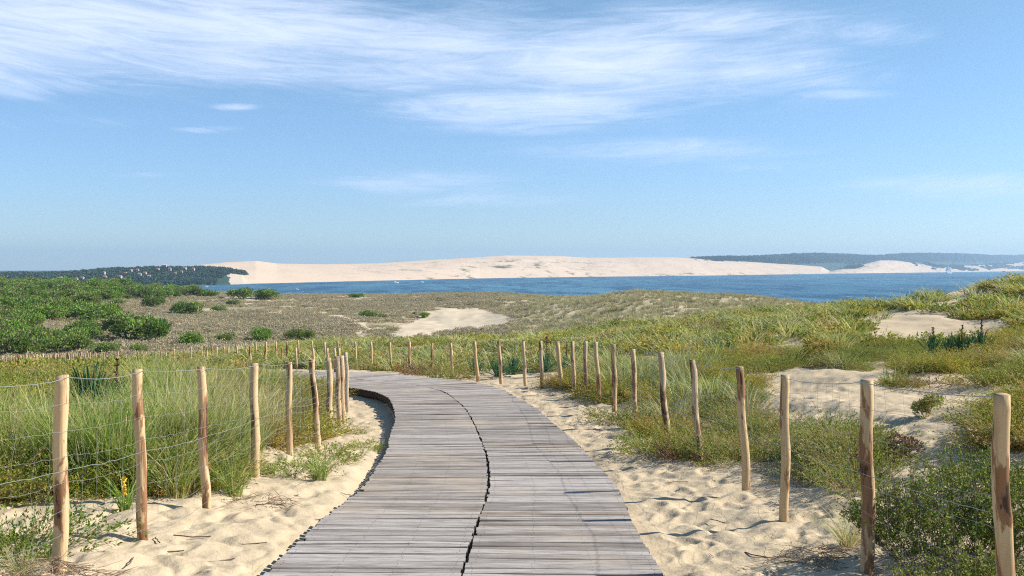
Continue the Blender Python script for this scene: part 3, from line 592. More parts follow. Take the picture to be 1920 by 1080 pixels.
def LK(k): return [np.concatenate([a[i] for a in LAYERS[k]]) for i in range(5)]
for key, ms, nm, lab, cat, tl in (('tall', mar_near, 'tall_marram_grass', 'tall green and straw marram grass behind the wire fence', 'grass', .10),
        ('mid', mar_mid, 'marram_grass', 'mixed green marram grass over the dunes', 'grass', .12), ('pale', mar_pale, 'pale_marram_grass', 'pale grey-green marram grass on the dunes', 'grass', .12),
        ('yel', mat_y, 'yellow_ground_cover', 'low yellow-green feathery dune plants', 'ground cover', .12), ('grn', mat_g, 'green_ground_cover', 'low dark green feathery dune plants', 'ground cover', .12),
        ('fmid', mar_far, 'far_marram_grass', 'green marram grass on the dunes beyond the bend', 'grass', .12), ('fpale', pale_far, 'far_pale_marram_grass', 'pale marram grass on the dunes beyond the bend', 'grass', .12),
        ('fyel', maty_far, 'far_yellow_ground_cover', 'yellow-green dune plants beyond the bend', 'ground cover', .12), ('fgrn', matg_far, 'far_green_ground_cover', 'dark green dune plants beyond the bend', 'ground cover', .12),
        ('dry', mat_dry, 'dry_ground_cover', 'dry pinkish-brown withered dune plants', 'ground cover', .1)):
    x, y, z, s, zs = LK(key); scatter(nm, ms, x, y, z-.01, s, lab, cat, tl, zs)
# the marram-planted mound and the heath in the valley
x, y, z, g = cand(34000, 88, 330, -200, 2100, 11); px, py, d, ad, n1, n2, vr, vl, snd = zone(x, y, z)
rows = np.abs(((y*.93+x*.30) % 3.0)-1.5)
m = ~snd & ((px+(n1-.5)*200) > 930) & (rows < 1.1)
scatter('planted_marram', mound_t, x[m], y[m], z[m]-.02, 1.0+.5*g.random(m.sum()), 'olive marram tufts over the mound beside the water', 'grass', .1)
x, y, z, g = cand(42000, 92, 330, -300, 1150, 12); px, py, d, ad, n1, n2, vr, vl, snd = zone(x, y, z); nn_ = fbm(x*.12, y*.10, 71, 4)*.6+fbm(x*.035, y*.03, 75, 3)*.45
m = ~snd & ((px+(n1-.5)*200) < 960) & (nn_+.3*(g.random(len(x))-.5) > .50)
scatter('valley_heath', heath_t, x[m], y[m], z[m]-.02, 1.0+.9*g.random(m.sum()), 'grey-brown low heath covering the valley floor', 'ground cover', .08)

# forests on the far hills
def forest(name, V, nn, rows_, seed, n, cs, lo, hi, label, pxlim=None, pmask=None):
    g = np.random.default_rng(seed); r = g.uniform(lo*(rows_-3), hi*(rows_-3), n); c = g.uniform(0, nn-2, n); i = r.astype(int); j = c.astype(int); G = V.reshape(rows_, nn, 3)
    fa = (r-i)[:,None]; fb = (c-j)[:,None]
    P = (G[i,j]*(1-fa)+G[i+1,j]*fa)*(1-fb)+(G[i,j+1]*(1-fa)+G[i+1,j+1]*fa)*fb
    px_ = HX+P[:,0]/P[:,1]*F0; ok = (px_ > -150) & (px_ < 2070)
    if pxlim: ok &= (px_ < pxlim-40*g.random(n)*(r < 12))
    
    if pmask is not None: ok &= pmask(P, HX+P[:,0]/P[:,1]*F0, r)
    P = P[ok]; kinds = [M3('pine', bushy(seed+k, 1.0, 1.1, 260, .42, 7, .7), M['pine_far']) for k in range(4)]
    scatter(name, kinds, P[:,0], P[:,1], P[:,2]-.6, cs*(.7+.6*g.random(len(P))), label, 'forest', .05)
forest('headland_forest', Vh, nh, rh, 31, 11000, 2.7, .02, 1.0, 'blue-green pines covering the headland', None, lambda P, p, r_: (p < 402+r_*2.6+26*(fbm(P[:,0]*.08, P[:,1]*.05, 97, 2)-.5)*2) & (p < 428) | ((r_ > 11+(p-420)*.13) & (p < 460)))
forest('hill_forest', Vf, nf, rf_, 41, 9000, 9.0, .3, 1.0, 'dark blue pine forest on the far hills')
forest('scarp_trees', Vs, ns_, rs_, 47, 9000, 6.0, .04, 1.0, 'dark pines scattered over the sandy scarp', None, lambda P, p, r_: (fbm(P[:,0]*.010, P[:,2]*.12+P[:,1]*.003, 90, 4)+.5*np.exp(-((p-1665)/45)**2)*-1-.2*(r_ < 2.2) -.10*(r_ < 5) > .54) & (p > 1565))
g = np.random.default_rng(5)

# ------------------------------------------------------------------ boardwalk
def build_deck():
    bw = link('boardwalk', None, (0,0,0))
    s = .05; lanes = {0: [], 1: []}; g = np.random.default_rng(11)
    V = {0: [], 1: []}; Fq = {0: [], 1: []}; T = {0: [], 1: []}; G = {0: [], 1: []}
    def seam_gap(y):   # the open joint between the two lanes
        return float(np.interp(y, [0,5,6,7.2,8.4,9.0,9.6,11,13,15,17.5,19.6,20.0,21,22.6,22.8,30], [.030,.030,.034,.030,.010,.034,.040,.038,.030,.022,.034,.030,.002,.002,.006,.002,.002]))
    for lane in (0, 1):
        s = .05; k = 0; fade = 0.; tlt = 0
        while s < S[-1]-.3:
            wide = .130 if (lane == 1 and s < 5.9) else .098
            pit = wide*g.uniform(.93,1.07); p, t_ = path_at(s+pit/2); hw = p[3]/2; nrm = np.array([t_[1], -t_[0]])
            gap = seam_gap(p[1])*g.uniform(.3,1.1)
            j0 = g.normal(0,.006)+(.02 if g.random() < .05 else 0); j1 = g.normal(0,.006)
            if lane == 0: a, b = -hw+j0-.01*math.sin(s*2.1), -gap/2+g.normal(0,.004)
            else: a, b = gap/2+g.normal(0,.004), hw+j1+.012*math.sin(s*1.7)
            g_ = (.010 if g.random() < .75 else .022)
            if s < 9: g_ += .003
            if wide > .12: g_ = .026
            hl = (pit-g_)/2; skew = g.normal(0,.0025); zt = g.normal(0,.0022)+.006*math.sin(s*1.3+lane); zr = g.normal(0,.002); th = .028
            if k % 11 == 0: fade = g.uniform(-.12,.12)
            tx = float(np.clip(g.beta(1.3,1.2)*1.0+fade, 0, 1)); ty = float(g.random() < .14)*g.uniform(.3,.8)
            v0 = len(V[lane])
            na = 5; xs_ = np.linspace(a, b, na); prof = [(-hl,-.002),(-hl+.007,.006),(hl-.007,.006),(hl,-.002),(hl,-th),(-hl,-th)]
            sag = g.normal(0,.0025)
            for ii, xx in enumerate(xs_):
                ux = (xx-a)/(b-a); dz = zt+zr*(ux-.5)*2+sag*math.sin(math.pi*ux); ds = skew*(ux-.5)*2
                for (al, zz) in prof:
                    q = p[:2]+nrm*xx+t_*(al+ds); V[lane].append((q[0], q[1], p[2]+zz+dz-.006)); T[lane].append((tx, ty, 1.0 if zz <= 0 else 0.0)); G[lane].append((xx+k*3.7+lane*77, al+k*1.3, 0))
            m_ = len(prof)
            for ii in range(na-1):
                for jj in range(m_):
                    jn = (jj+1) % m_; A_ = v0+ii*m_; B_ = A_+m_; Fq[lane].append((A_+jj, A_+jn, B_+jn, B_+jj))
            for base, rev in ((v0, 1), (v0+(na-1)*m_, 0)):
                q0 = [base+i_ for i_ in range(m_)]
                for tri in ((0,1,2,3),(0,3,4,5)):
                    f = tuple(q0[i_] for i_ in tri); Fq[lane].append(f[::-1] if rev else f)
            if p[1] < 17:
                for fr_ in (.04, .35, .65, .96):
                    for al in (-hl*.5, hl*.5):
                        xx = a+(b-a)*fr_+g.normal(0,.006); c0 = p[:2]+nrm*xx+t_*(al+g.normal(0,.003)); v1 = len(V[lane]); rs = .0026
                        for (e, f) in ((-1,-1),(1,-1),(1,1),(-1,1)):
                            q = c0+nrm*rs*e+t_*rs*f; V[lane].append((q[0], q[1], p[2]+.006+zt+zr*(fr_-.5)*2+sag*math.sin(math.pi*fr_)-.0045)); T[lane].append((0,0,.8)); G[lane].append((0,0,0))
                        Fq[lane].append((v1,v1+1,v1+2,v1+3))
            s += pit; k += 1
    for lane in (0, 1):
        me = make_mesh('deck', np.array(V[lane]), [np.array(Fq[lane])], np.array(T[lane], float), False, [M['plank']])
        at = me.attributes.new('grain', 'FLOAT_VECTOR', 'POINT'); at.data.foreach_set('vector', np.array(G[lane], dtype=np.float32).ravel())
        link('deck_lane', me, (0,0,0), bw)
    # joists under the planks: two edge beams and the middle ones
    for off, hh in ((-.965,.085),(-.08,.10),(.08,.10),(.965,.12)):
        VV = []; 
        ss = np.arange(.05, 60, .25)
        for s in ss:
            p, t_ = path_at(min(s, S[-1]-.3)); nrm = np.array([t_[1], -t_[0]]); c = p[:2]+nrm*(off*p[3]/2); wob = .012*math.sin(s*5)
            for dx, dz in ((-.035,-.036),(.035,-.036),(.035,-.036-hh),(-.035,-.036-hh)):
                q = c+nrm*(dx+wob); VV.append((q[0], q[1], p[2]+dz))
        n_ = len(ss); I = np.arange(n_*4).reshape(n_,4); F_ = [np.stack([I[:-1,k], I[1:,k], I[1:,(k+1)%4], I[:-1,(k+1)%4]], -1) for k in range(4)]
        link('joist', make_mesh('joist', np.array(VV), [np.concatenate(F_)], None, False, [M['beam']]), (0,0,0), bw)
    tag(bw, 'weathered grey plank boardwalk curving left between the fences', 'boardwalk', kind='structure')
build_deck()

# ------------------------------------------------------------------ fences
def post_mesh(seed, Hh, r=.038, top=None, sides=14, rings=16):
    g = np.random.default_rng(seed); V = []; Fq = []; ang = np.linspace(0, 2*np.pi, sides, endpoint=False)
    kn = [(g.uniform(.1,.95)*Hh, g.random()*6.28, g.uniform(.006,.013)) for _ in range(g.integers(2,5))]
    b1, b2, ph = g.normal(0,.010), g.normal(0,.010), g.random()*6
    zs = np.linspace(-.18, Hh, rings)
    oval = g.uniform(.0,.10); oa = g.random()*6
    for i, z in enumerate(zs):
        f = (z+.18)/(Hh+.18); cx = b1*math.sin(f*3.1+ph)+.006*math.sin(f*11+ph); cy = b2*math.sin(f*2.6+ph*2)
        rr = r*(1.06-.12*f)*(1+oval*np.cos(2*(ang-oa)))+g.normal(0,.0009,sides)
        for kz, ka, kr in kn: rr = rr+kr*np.exp(-((z-kz)/.045)**2)*np.exp(-((np.angle(np.exp(1j*(ang-ka))))/.7)**2)
        zz = z+(0 if i < rings-1 else g.uniform(-.05,.05)*r*np.cos(ang-oa)*8*.15)
        V += [(cx+rr[k]*math.cos(ang[k]), cy+rr[k]*math.sin(ang[k]), (zz if np.ndim(zz) == 0 else zz[k])) for k in range(sides)]
    for i in range(rings-1):
        for k in range(sides): Fq.append((i*sides+k, i*sides+(k+1)%sides, (i+1)*sides+(k+1)%sides, (i+1)*sides+k))
    c0 = V[-sides:]; c = np.mean(c0, 0); n0 = (rings-1)*sides; V.append(tuple(c+np.array([0,0,.002]))); tri = [(n0+k, n0+(k+1)%sides, len(V)-1) for k in range(sides)]
    me = make_mesh('post', np.array(V), [np.array(Fq), np.array(tri)], None, True, [M['post'], M['endgrain']], [0]*len(Fq)+[1]*len(tri)); return me
def post_geo(t):
    tx, ty, bx, by, D = t; x = W3(bx, D); z = H1(x, D); xt = W3(tx, D); zt = (HY-ty)/F0*D; return x, D, z, xt, zt
def tube(P, r, sides=4):
    P = np.asarray(P, float); n_ = len(P); d = np.gradient(P, axis=0); d /= np.linalg.norm(d, axis=1)[:,None]+1e-9
    a = np.cross(d, [0.11,.13,.98]); l = np.linalg.norm(a, axis=1); a[l < .2] = np.cross(d[l < .2], [1,0,0]); a /= np.linalg.norm(a, axis=1)[:,None]; b = np.cross(d, a)
    an = np.linspace(0, 2*np.pi, sides, endpoint=False); V = (P[:,None]+r*(np.cos(an)[None,:,None]*a[:,None]+np.sin(an)[None,:,None]*b[:,None])).reshape(-1,3)
    I = np.arange(n_*sides).reshape(n_, sides); F_ = np.stack([I[:-1], np.roll(I[:-1],-1,1), np.roll(I[1:],-1,1), I[1:]], -1).reshape(-1,4); return V, F_
def fence(name, posts, label, seed, net_to, rad=.037, rr=None):
    root = empty(name, (W3(posts[0][2], posts[0][4]), posts[0][4], H1(W3(posts[0][2], posts[0][4]), posts[0][4]))); L = np.array(root.location)
    tag(root, label, 'fence'); G = []; g = np.random.default_rng(seed)
    for i, t in enumerate(posts):
        x, y, z, xt, zt = post_geo(t); Hh = max(zt-z, .45); r = rad*(rr.get(i, 1) if rr else 1)*g.uniform(.88,1.12)
        fx = (xt-x)/Hh; fy = g.normal(0,.025)
        me = post_mesh(seed*100+i, Hh, r, sides=14 if y < 20 else 8, rings=22 if y < 20 else 8)
        o = link('post', me, tuple(np.array([x,y,z])-L), root); o.rotation_euler = (-math.atan(fy), math.atan(fx), 0)
        G.append((np.array([x,y,z]), np.array([fx, fy, 1.0]), Hh, r))
    sd_ = -1 if 'left' in label else 1
    # top wire and mid wire, netting
    hz = [.99,.86,.72,.59,.46,.33,.20,.08]; V1 = []; F1 = []; V2 = []; F2 = []; k1 = k2 = 0
    for i in range(len(G)-1):
        (p0,f0,H0,r0),(p1,f1,H1_,r1) = G[i], G[i+1]
        if p0[1] > net_to: break
        side = 1 if 'left' in label else -1      # netting stapled on the boardwalk side
        dv = p1-p0; dv[2] = 0; dv /= np.linalg.norm(dv); nrm = np.array([dv[1], -dv[0], 0])*side; m_ = 14
        def pt(u_, h, sag, jit=0): 
            h0 = h*min(H0,1.15); h1 = h*min(H1_,1.15); a = p0+f0*h0+nrm*(r0+.004); b = p1+f1*h1+nrm*(r1+.004); q = a*(1-u_)+b*u_; q = q-np.array([0,0,1])*sag*4*u_*(1-u_); return q
        fade = p0[1] > 24
        jx = g.normal(0,.0022,(len(hz),m_+1,3))
        lines = []
        for hi, h in enumerate(hz):
            if fade and hi not in (0,3): continue
            sag = g.uniform(.005,.03)+(.02 if hi > 4 else 0); P = np.array([pt(u_, h, sag) for u_ in np.linspace(0,1,m_+1)])
            wob = jx[hi]*(1.6 if hi > 0 else .7); wob[[0,-1]] = 0; P = P+wob; lines.append(P)
            thick = .0021 if hi == 0 else (.0009 if p0[1] < 11 else .0014)
            v_, f_ = tube(P, thick, 4); V1.append(v_); F1.append(f_+k1); k1 += len(v_)
        sag = .012; P = np.array([pt(u_, .52, sag) for u_ in np.linspace(0,1,m_+1)])+g.normal(0,.002,(m_+1,3)); v_, f_ = tube(P, .0017, 4); V1.append(v_); F1.append(f_+k1); k1 += len(v_)
        if not fade:
            span = np.linalg.norm(p1-p0); nv = max(3, int(span/.16))
            for c in range(1, nv):
                u_ = c/nv+g.normal(0,.006); fi = u_*m_; a_ = int(fi); fr = fi-a_
                P = np.array([ln[a_]*(1-fr)+ln[min(a_+1,m_)]*fr for ln in lines])+g.normal(0,.006,(len(lines),3))*np.array([1,1,0]); v_, f_ = tube(P, .0006 if p0[1] < 11 else .0009, 3); V2.append(v_); F2.append(f_+k2); k2 += len(v_)
    V = np.concatenate(V1); Fa = np.concatenate(F1)
    link('strand_wire', make_mesh('strand_wire', V-L, [Fa], None, True, [M['wire']]), (0,0,0), root)
    if V2: link('wire_netting', make_mesh('wire_netting', np.concatenate(V2)-L, [np.concatenate(F2)], None, False, [M['wire']]), (0,0,0), root)
    return root
fence('post_and_wire_fence', LEFT_POSTS, 'post and wire fence along the left edge of the boardwalk, in front of tall marram', 3, 30)
fence('post_and_wire_fence', RIGHT_POSTS, 'long post and wire fence along the outer right side of the boardwalk', 5, 30)
fence('post_and_wire_fence', BACK_POSTS, 'run of pale posts in the grass on the inner side beyond the boardwalk bend', 8, 26.7)
# dense paling fence far left
def paling():
    x0 = W3(-120, 80); root = empty('paling_fence', (x0, 82, H1(x0, 82))); tag(root, 'distant chestnut paling fence below the green thicket', 'fence'); L = np.array(root.location); g = np.random.default_rng(4); k = 0
    tops = []
    pale = [post_mesh(900+i, 1.0, .040, sides=5, rings=4) for i in range(6)]
    pxs = np.arange(-60, 176, 2.6); Vr = []; Fr = []; kk = 0
    for i, p in enumerate(pxs):
        if i % 4 and g.random() < .12: continue
        D = 83-(p+60)*.02; x = W3(p+g.normal(0,.5), D); z = H1(x, D); big = i % 9 == 0
        wantz = (HY-np.interp(p, [-60,0,90,175], [668,667,666,662]))/F0*D; hh = max(wantz-z, .6)+g.normal(0,.05)+(.12 if big else 0)
        o = link('pale', pale[i % 6], tuple(np.array([x,D,z])-L), root); o.scale = (1.5 if big else .85, 1.5 if big else .85, hh); o.rotation_euler = (0, g.normal(0,.03), 0); tops.append(np.array([x,D,z+hh*.8]))
    for f in (1.0,.5):
        v_, f_ = tube(np.array([t-np.array([0,0,(1-f)*.6]) for t in tops])-L, .006, 3); Vr.append(v_); Fr.append(f_+kk); kk += len(v_)
    link('binding_wire', make_mesh('binding_wire', np.concatenate(Vr), [np.concatenate(Fr)], None, False, [M['wire']]), (0,0,0), root)
paling()

# ------------------------------------------------------------------ yuccas
YM = [M3('rosette', yucca_mesh(300+i, 85), M['yucca']) for i in range(5)]
def stalk_mesh(seed, h=.9):
    g = np.random.default_rng(seed); v_, f_ = tube([(0,0,0),(.01,0,h*.4),(.0,.01,h*.75),(.01,.01,h)], .011, 6); n_ = 26; P0 = np.column_stack([np.zeros(n_),np.zeros(n_),g.uniform(.45,1,n_)*h]); a = g.random(n_)*6.28; P1 = P0+np.column_stack([np.cos(a)*.035,np.sin(a)*.035,np.full(n_,.02)])
    b = sticks(P0, P1, .012); V, F_, _ = merge((v_, f_, np.zeros((len(v_),3))), b); return make_mesh('flower_stalk', V, [F_], None, False, [M['stalk']])
SM = [stalk_mesh(i) for i in range(3)]
def yucca(i, px, D, s, label, stalk=0, grp=None):
    x = W3(px, D); o = empty('yucca', (x, D, H1(x, D)-.03)); tag(o, label, 'yucca', grp); r = link('leaf_rosette', YM[i % 5], (0,0,0), o); r.scale = (s,)*3; r.rotation_euler = (0,0,i*1.3)
    if stalk:
        st = link('flower_stalk', SM[i % 3], (.03,0,.15*s), o); st.scale = (1,1,stalk); st.rotation_euler = (0, .03*(i % 3-1), 0)
yucca(0, 172, 12.6, 1.05, 'large dark green yucca rising from the tall marram behind the left fence', 0)
yucca(1, 214, 13.2, .85, 'yucca with a dead stalk just behind the large left one', .75)
yucca(2, 192, 19.5, .8, 'small yucca farther back in the grass above the left pair of yuccas', 0)
for i, (px, D, s, st, lab) in enumerate([(1748,20.6,.74,.6,'yucca at the left end of the right-hand dune row, with a thin stalk'),
        (1778,21.1,.66,0,'stalkless yucca second from the left in the right-hand dune row'),(1800,21.2,.66,.6,'yucca in the middle of the row on the right-hand dune, with a bare stalk'),
        (1816,20.7,.64,0,'stalkless short yucca second from the right in the dune row'),(1838,20.9,.76,.75,'yucca at the right end of the row, with the tallest stalk')]): yucca(3+i, px, D, s, lab, st)
for i, (px, D, s, st, lab) in enumerate([(888,25.6,.75,0,'small yucca at the foot of the dune, leftmost of those behind the bend fence'),(931,25.0,.75,0,'small yucca second from the left behind the bend fence'),(963,25.6,.8,.0,'bushy yucca standing alone on sand behind the bend fence'),
        (1024,25,.85,.9,'yucca with a tall stalk behind the bend fence'),(1060,25.8,.75,.8,'yucca with a thin stalk, rightmost behind the bend fence')]): yucca(9+i, px, D, s, lab, st)

# ------------------------------------------------------------------ individual shrubs near the path
def single(name, vft, m, px, D, label, cat, s=1.0, rz=0, dz=-.02, grp=None, me=None):
    x = W3(px, D); o = link(name, me or M3(name, vft, m), (x, D, H1(x, D)+dz)); o.scale = (s,)*3; o.rotation_euler = (0,0,rz); tag(o, label, cat, grp); return o
def leafy_shrub(seed, R_, h, nst, nl):
    """many upright twigs from the ground carrying small leaves"""
    g = np.random.default_rng(seed); P0 = []; P1 = []; LP = []; LD = []; tx = []
    for i in range(nst):
        a = g.random()*2*np.pi; rr = R_*math.sqrt(g.random()); b = np.array([math.cos(a)*rr*.55, math.sin(a)*rr*.55, 0]); hh = h*(1-.55*(rr/R_)**2)*g.uniform(.7,1.12)
        e = np.array([math.cos(a)*rr*1.25, math.sin(a)*rr*1.25, hh]); mid = (b+e)/2+g.normal(0,.03,3); P0 += [b, mid]; P1 += [mid, e]
        for k in range(5):
            f = g.uniform(.35,.95); q = (b*(1-f)+e*f); q2 = q+np.array([g.normal(0,.07), g.normal(0,.07), g.uniform(.02,.11)]); P0.append(q); P1.append(q2); c0 = g.random()
            for _ in range(nl): f2 = g.random(); LP.append(q*(1-f2)+q2*f2+g.normal(0,.008,3)); LD.append(g.normal(0,1,3)+np.array([0,0,.6])); tx.append(c0*.6+g.random()*.4)
    LP = np.array(LP); LD = np.array(LD); LD /= np.linalg.norm(LD, axis=1)[:,None]; n_ = len(LP)
    st = sticks(np.array(P0), np.array(P1), .0022, .5, 1.0); return leafq(LP, LD, .017, .010, g, np.array(tx), np.where(g.random(n_) < .07, .8, 0)), st
def leafy(px, D, R_, h, nst, label, seed):
    x = W3(px, D); o = empty('leafy_shrub', (x, D, H1(x, D)-.03)); tag(o, label, 'shrub'); lf, st = leafy_shrub(seed, R_, h, nst, 24)
    link('foliage', M3('foliage', lf, M['leafy']), (0,0,0), o); link('twigs', make_mesh('twigs', st[0], [st[1]], None, False, [M['twig']]), (0,0,0), o)
leafy(1762, 6.35, .44, .66, 150, 'large leafy green shrub between the two nearest right-hand posts', 401)
leafy(1935, 6.1, .36, .62, 70, 'leafy green shrub behind the nearest right-hand post, cut by the picture edge', 402)
leafy(1830, 5.4, .34, .34, 80, 'leafy green shrub in the bottom right corner of the picture', 404)
leafy(1850, 7.6, .34, .30, 60, 'leafy shrub behind the large one by the nearest right-hand posts', 405)
single('grey_shrub', bushy(411, .20, .26, 1500, .03, 8, .8, .4), M['mossgreen'], 1735, 11.5, 'small round grey-green shrub alone on the sand patch', 'shrub')
single('brown_shrub', bushy(412, .20, .22, 1300, .030, 9, .8, .5), M['dry'], 1690, 9.4, 'pinkish-brown withered shrub behind the second right-hand post', 'shrub')
single('brown_shrub', bushy(413, .20, .14, 1000, .030, 9, .7, .5), M['dry'], 1600, 9.6, 'low brown withered shrub left of the second right-hand post', 'shrub')
single('dry_bush', mat_shrub(414, .40, .30, 260, 6, .02, .008, .5), M['dry'], 1283, 11.7, 'grey dry bush spilling towards the sand between two posts', 'shrub')
single('dune_shrub', mat_shrub(415, .42, .34, 330, 10, .03, .011, .1), M['mossgreen'], 1228, 12.2, 'green feathery shrub hanging over the sand at a post foot', 'shrub')
single('dune_shrub', mat_shrub(416, .36, .26, 260, 10, .03, .011, .1), M['mossgreen'], 1153, 15.6, 'small green shrub on the sand at the inner foot of the right fence', 'shrub')
single('dune_shrub', mat_shrub(417, .55, .50, 420, 10, .04, .014, .15), M['mossgreen'], 840, 25.0, 'dark green bush beside the boardwalk at the bend', 'shrub')
single('dry_bush', mat_shrub(418, .55, .42, 320, 8, .035, .012, .6), M['dry'], 786, 27.2, 'grey-brown dry bush among the bend posts', 'shrub')
single('dry_bush', mat_shrub(419, .50, .45, 300, 8, .035, .012, .6), M['mossgreen'], 683, 30.2, 'dark bush at the far end of the visible boardwalk', 'shrub')
single('rust_shrub', bushy(420, .55, .5, 1500, .06, 8, .8, .8), M['moss'], 1532, 21.5, 'rust-orange shrub on the sand hollow of the right-hand dune', 'shrub')
single('dune_shrub', mat_shrub(421, .50, .30, 380, 10, .03, .011, .08), M['mossgreen'], 30, 6.6, 'olive feathery shrub at the lower left corner beside the first post', 'shrub')
for i, (px, D, s, lab) in enumerate([(548,10.2,1.0,'green creeping plant on sand beside the fifth left post'),(610,11.6,1.1,'green creeping plant on sand between left fence and boardwalk'),
                                     (680,12.9,.75,'green creeping plant against the boardwalk edge'),(665,14.6,.55,'little creeping plant on sand at the last left posts')]):
    single('creeping_plant', mat_shrub(430+i, .32, .13, 180, 9, .03, .010, .1), M['mossgreen'], px, D, lab, 'plant', s)
# marram clumps that stand apart
CM = [M3('marram_clump', blades(130, .07, .50, .3, .55, .0055, 450+i, .3), M['marram']) for i in range(3)]
for i, (px, D, s, lab) in enumerate([(600,9.9,.75,'arching marram clump on sand left of the boardwalk'),(330,8.7,1.15,'leaning marram clump on the sand between the second and third left posts'),(437,8.9,.9,'marram clump on the sand at the foot of the third left post'),
                                     (40,5.9,.55,'thin marram clump in the lower left corner'),(1498,23,1.0,'upright straw-coloured marram clump on the right-hand sand hollow'),(1480,23.4,.8,'short marram clump beside the upright one on the sand hollow'),
                                     (1590,7.0,.7,'thin pale marram clump between second and third right-hand posts')]):
    single('marram_clump', None, None, px, D, lab, 'grass clump', s, i*1.7, me=CM[i % 3])
# small sprouts on the sand
g = np.random.default_rng(77); SP = [M3('grass_sprout', blades(9, .02, .10, .5, .7, .003, 470+i, .4, 3, .5), M['marram']) for i in range(4)]
spots = [(350,990),(390,1000),(300,1040),(560,900),(420,985),(470,1070),(210,985),(165,960),(505,940),(560,1045),(150,1005),(640,860),(1530,1010),(1350,880),(1480,1030),(1420,1010),(330,935),(250,960),(610,850)]
for i, (px, py) in enumerate(spots):
    D = 8.
    for _ in range(12): D = max(3, -H1(W3(px, D), D)*F0/(py-HY))
    single('grass_sprout', None, None, px, D, 'tiny grass sprout on the bare sand', 'sprout', .7+.7*g.random(), i, me=SP[i % 4], grp='grass sprouts on the sand beside the boardwalk')
# yellow-flowered stem near the first left post
x = W3(234, 8.0); o = empty('flowering_plant', (x, 8.0, H1(x, 8.0)-.01)); tag(o, 'yellow-flowered green stem on sand right of the first left post', 'plant')
link('leaves', M3('leaves', blades(26, .03, .34, .3, .25, .012, 480, .1), M['marram']), (0,0,0), o)
gg = np.random.default_rng(1); n_ = 60; P0 = np.column_stack([gg.normal(0,.008,n_), gg.normal(0,.008,n_), gg.uniform(.12,.27,n_)]); dn = gg.normal(size=(n_,3)); dn /= np.linalg.norm(dn,axis=1)[:,None]
fl = leafq(P0, dn, .022, .018, gg, np.zeros(n_), np.zeros(n_)); link('flower_spike', make_mesh('flower_spike', fl[0], [fl[1]], None, False, [M['petal']]), (0,0,0), o)
# dry litter heap and twigs
def brush(seed, R_, n_, h):
    g = np.random.default_rng(seed); a = g.random(n_)*6.28; rr = R_*np.sqrt(g.random(n_)); P0 = np.column_stack([np.cos(a)*rr*1.5, np.sin(a)*rr, g.random(n_)*h*(1-rr/R_*.7)]); d = np.column_stack([g.normal(0,.12,n_), g.normal(0,.10,n_), g.normal(0,.03,n_)])
    mid = P0+d*.5+g.normal(0,.015,(n_,3)); return merge(sticks(P0, mid, .0025, .3, .2), sticks(mid, P0+d, .002, .8, .2))
single('brushwood_heap', brush(1, .28, 300, .16), M['dry'], 62, 5.75, 'heap of grey-pink dry brushwood at the foot of the first left post', 'brushwood')
single('brushwood_heap', brush(2, .26, 240, .10), M['dry'], 1560, 6.7, 'thin dry brushwood left of the second right-hand post', 'brushwood')
single('brushwood_heap', brush(3, .22, 140, .05), M['dry'], 480, 8.7, 'flat strand of dry stalks on sand beside the third left post', 'brushwood')
g = np.random.default_rng(9); TW = []
for k in range(4):
    P = np.cumsum(np.vstack([[0,0,.004], np.column_stack([g.normal(.035,.01,5), g.normal(0,.015,5), g.normal(0,.002,5)])]), 0); v_, f_ = tube(P, .003, 5); TW.append(make_mesh('twig', v_, [f_], None, True, [M['twig']]))
for i, (px, py) in enumerate([(395,1008),(345,1035),(300,1020),(480,948),(590,975),(640,925),(250,1050),(500,1020),(440,1050),(1290,905),(1360,985),(1450,1050),(1240,870),(560,930),(1330,1040)]):
    D = 8.
    for _ in range(12): D = max(3, -H1(W3(px, D), D)*F0/(py-HY))
    single('twig', None, None, px, D, 'little dark twig lying on bare sand', 'twig', .7+g.random(), g.random()*6, .004, 'twigs scattered on the sand', TW[i % 4])

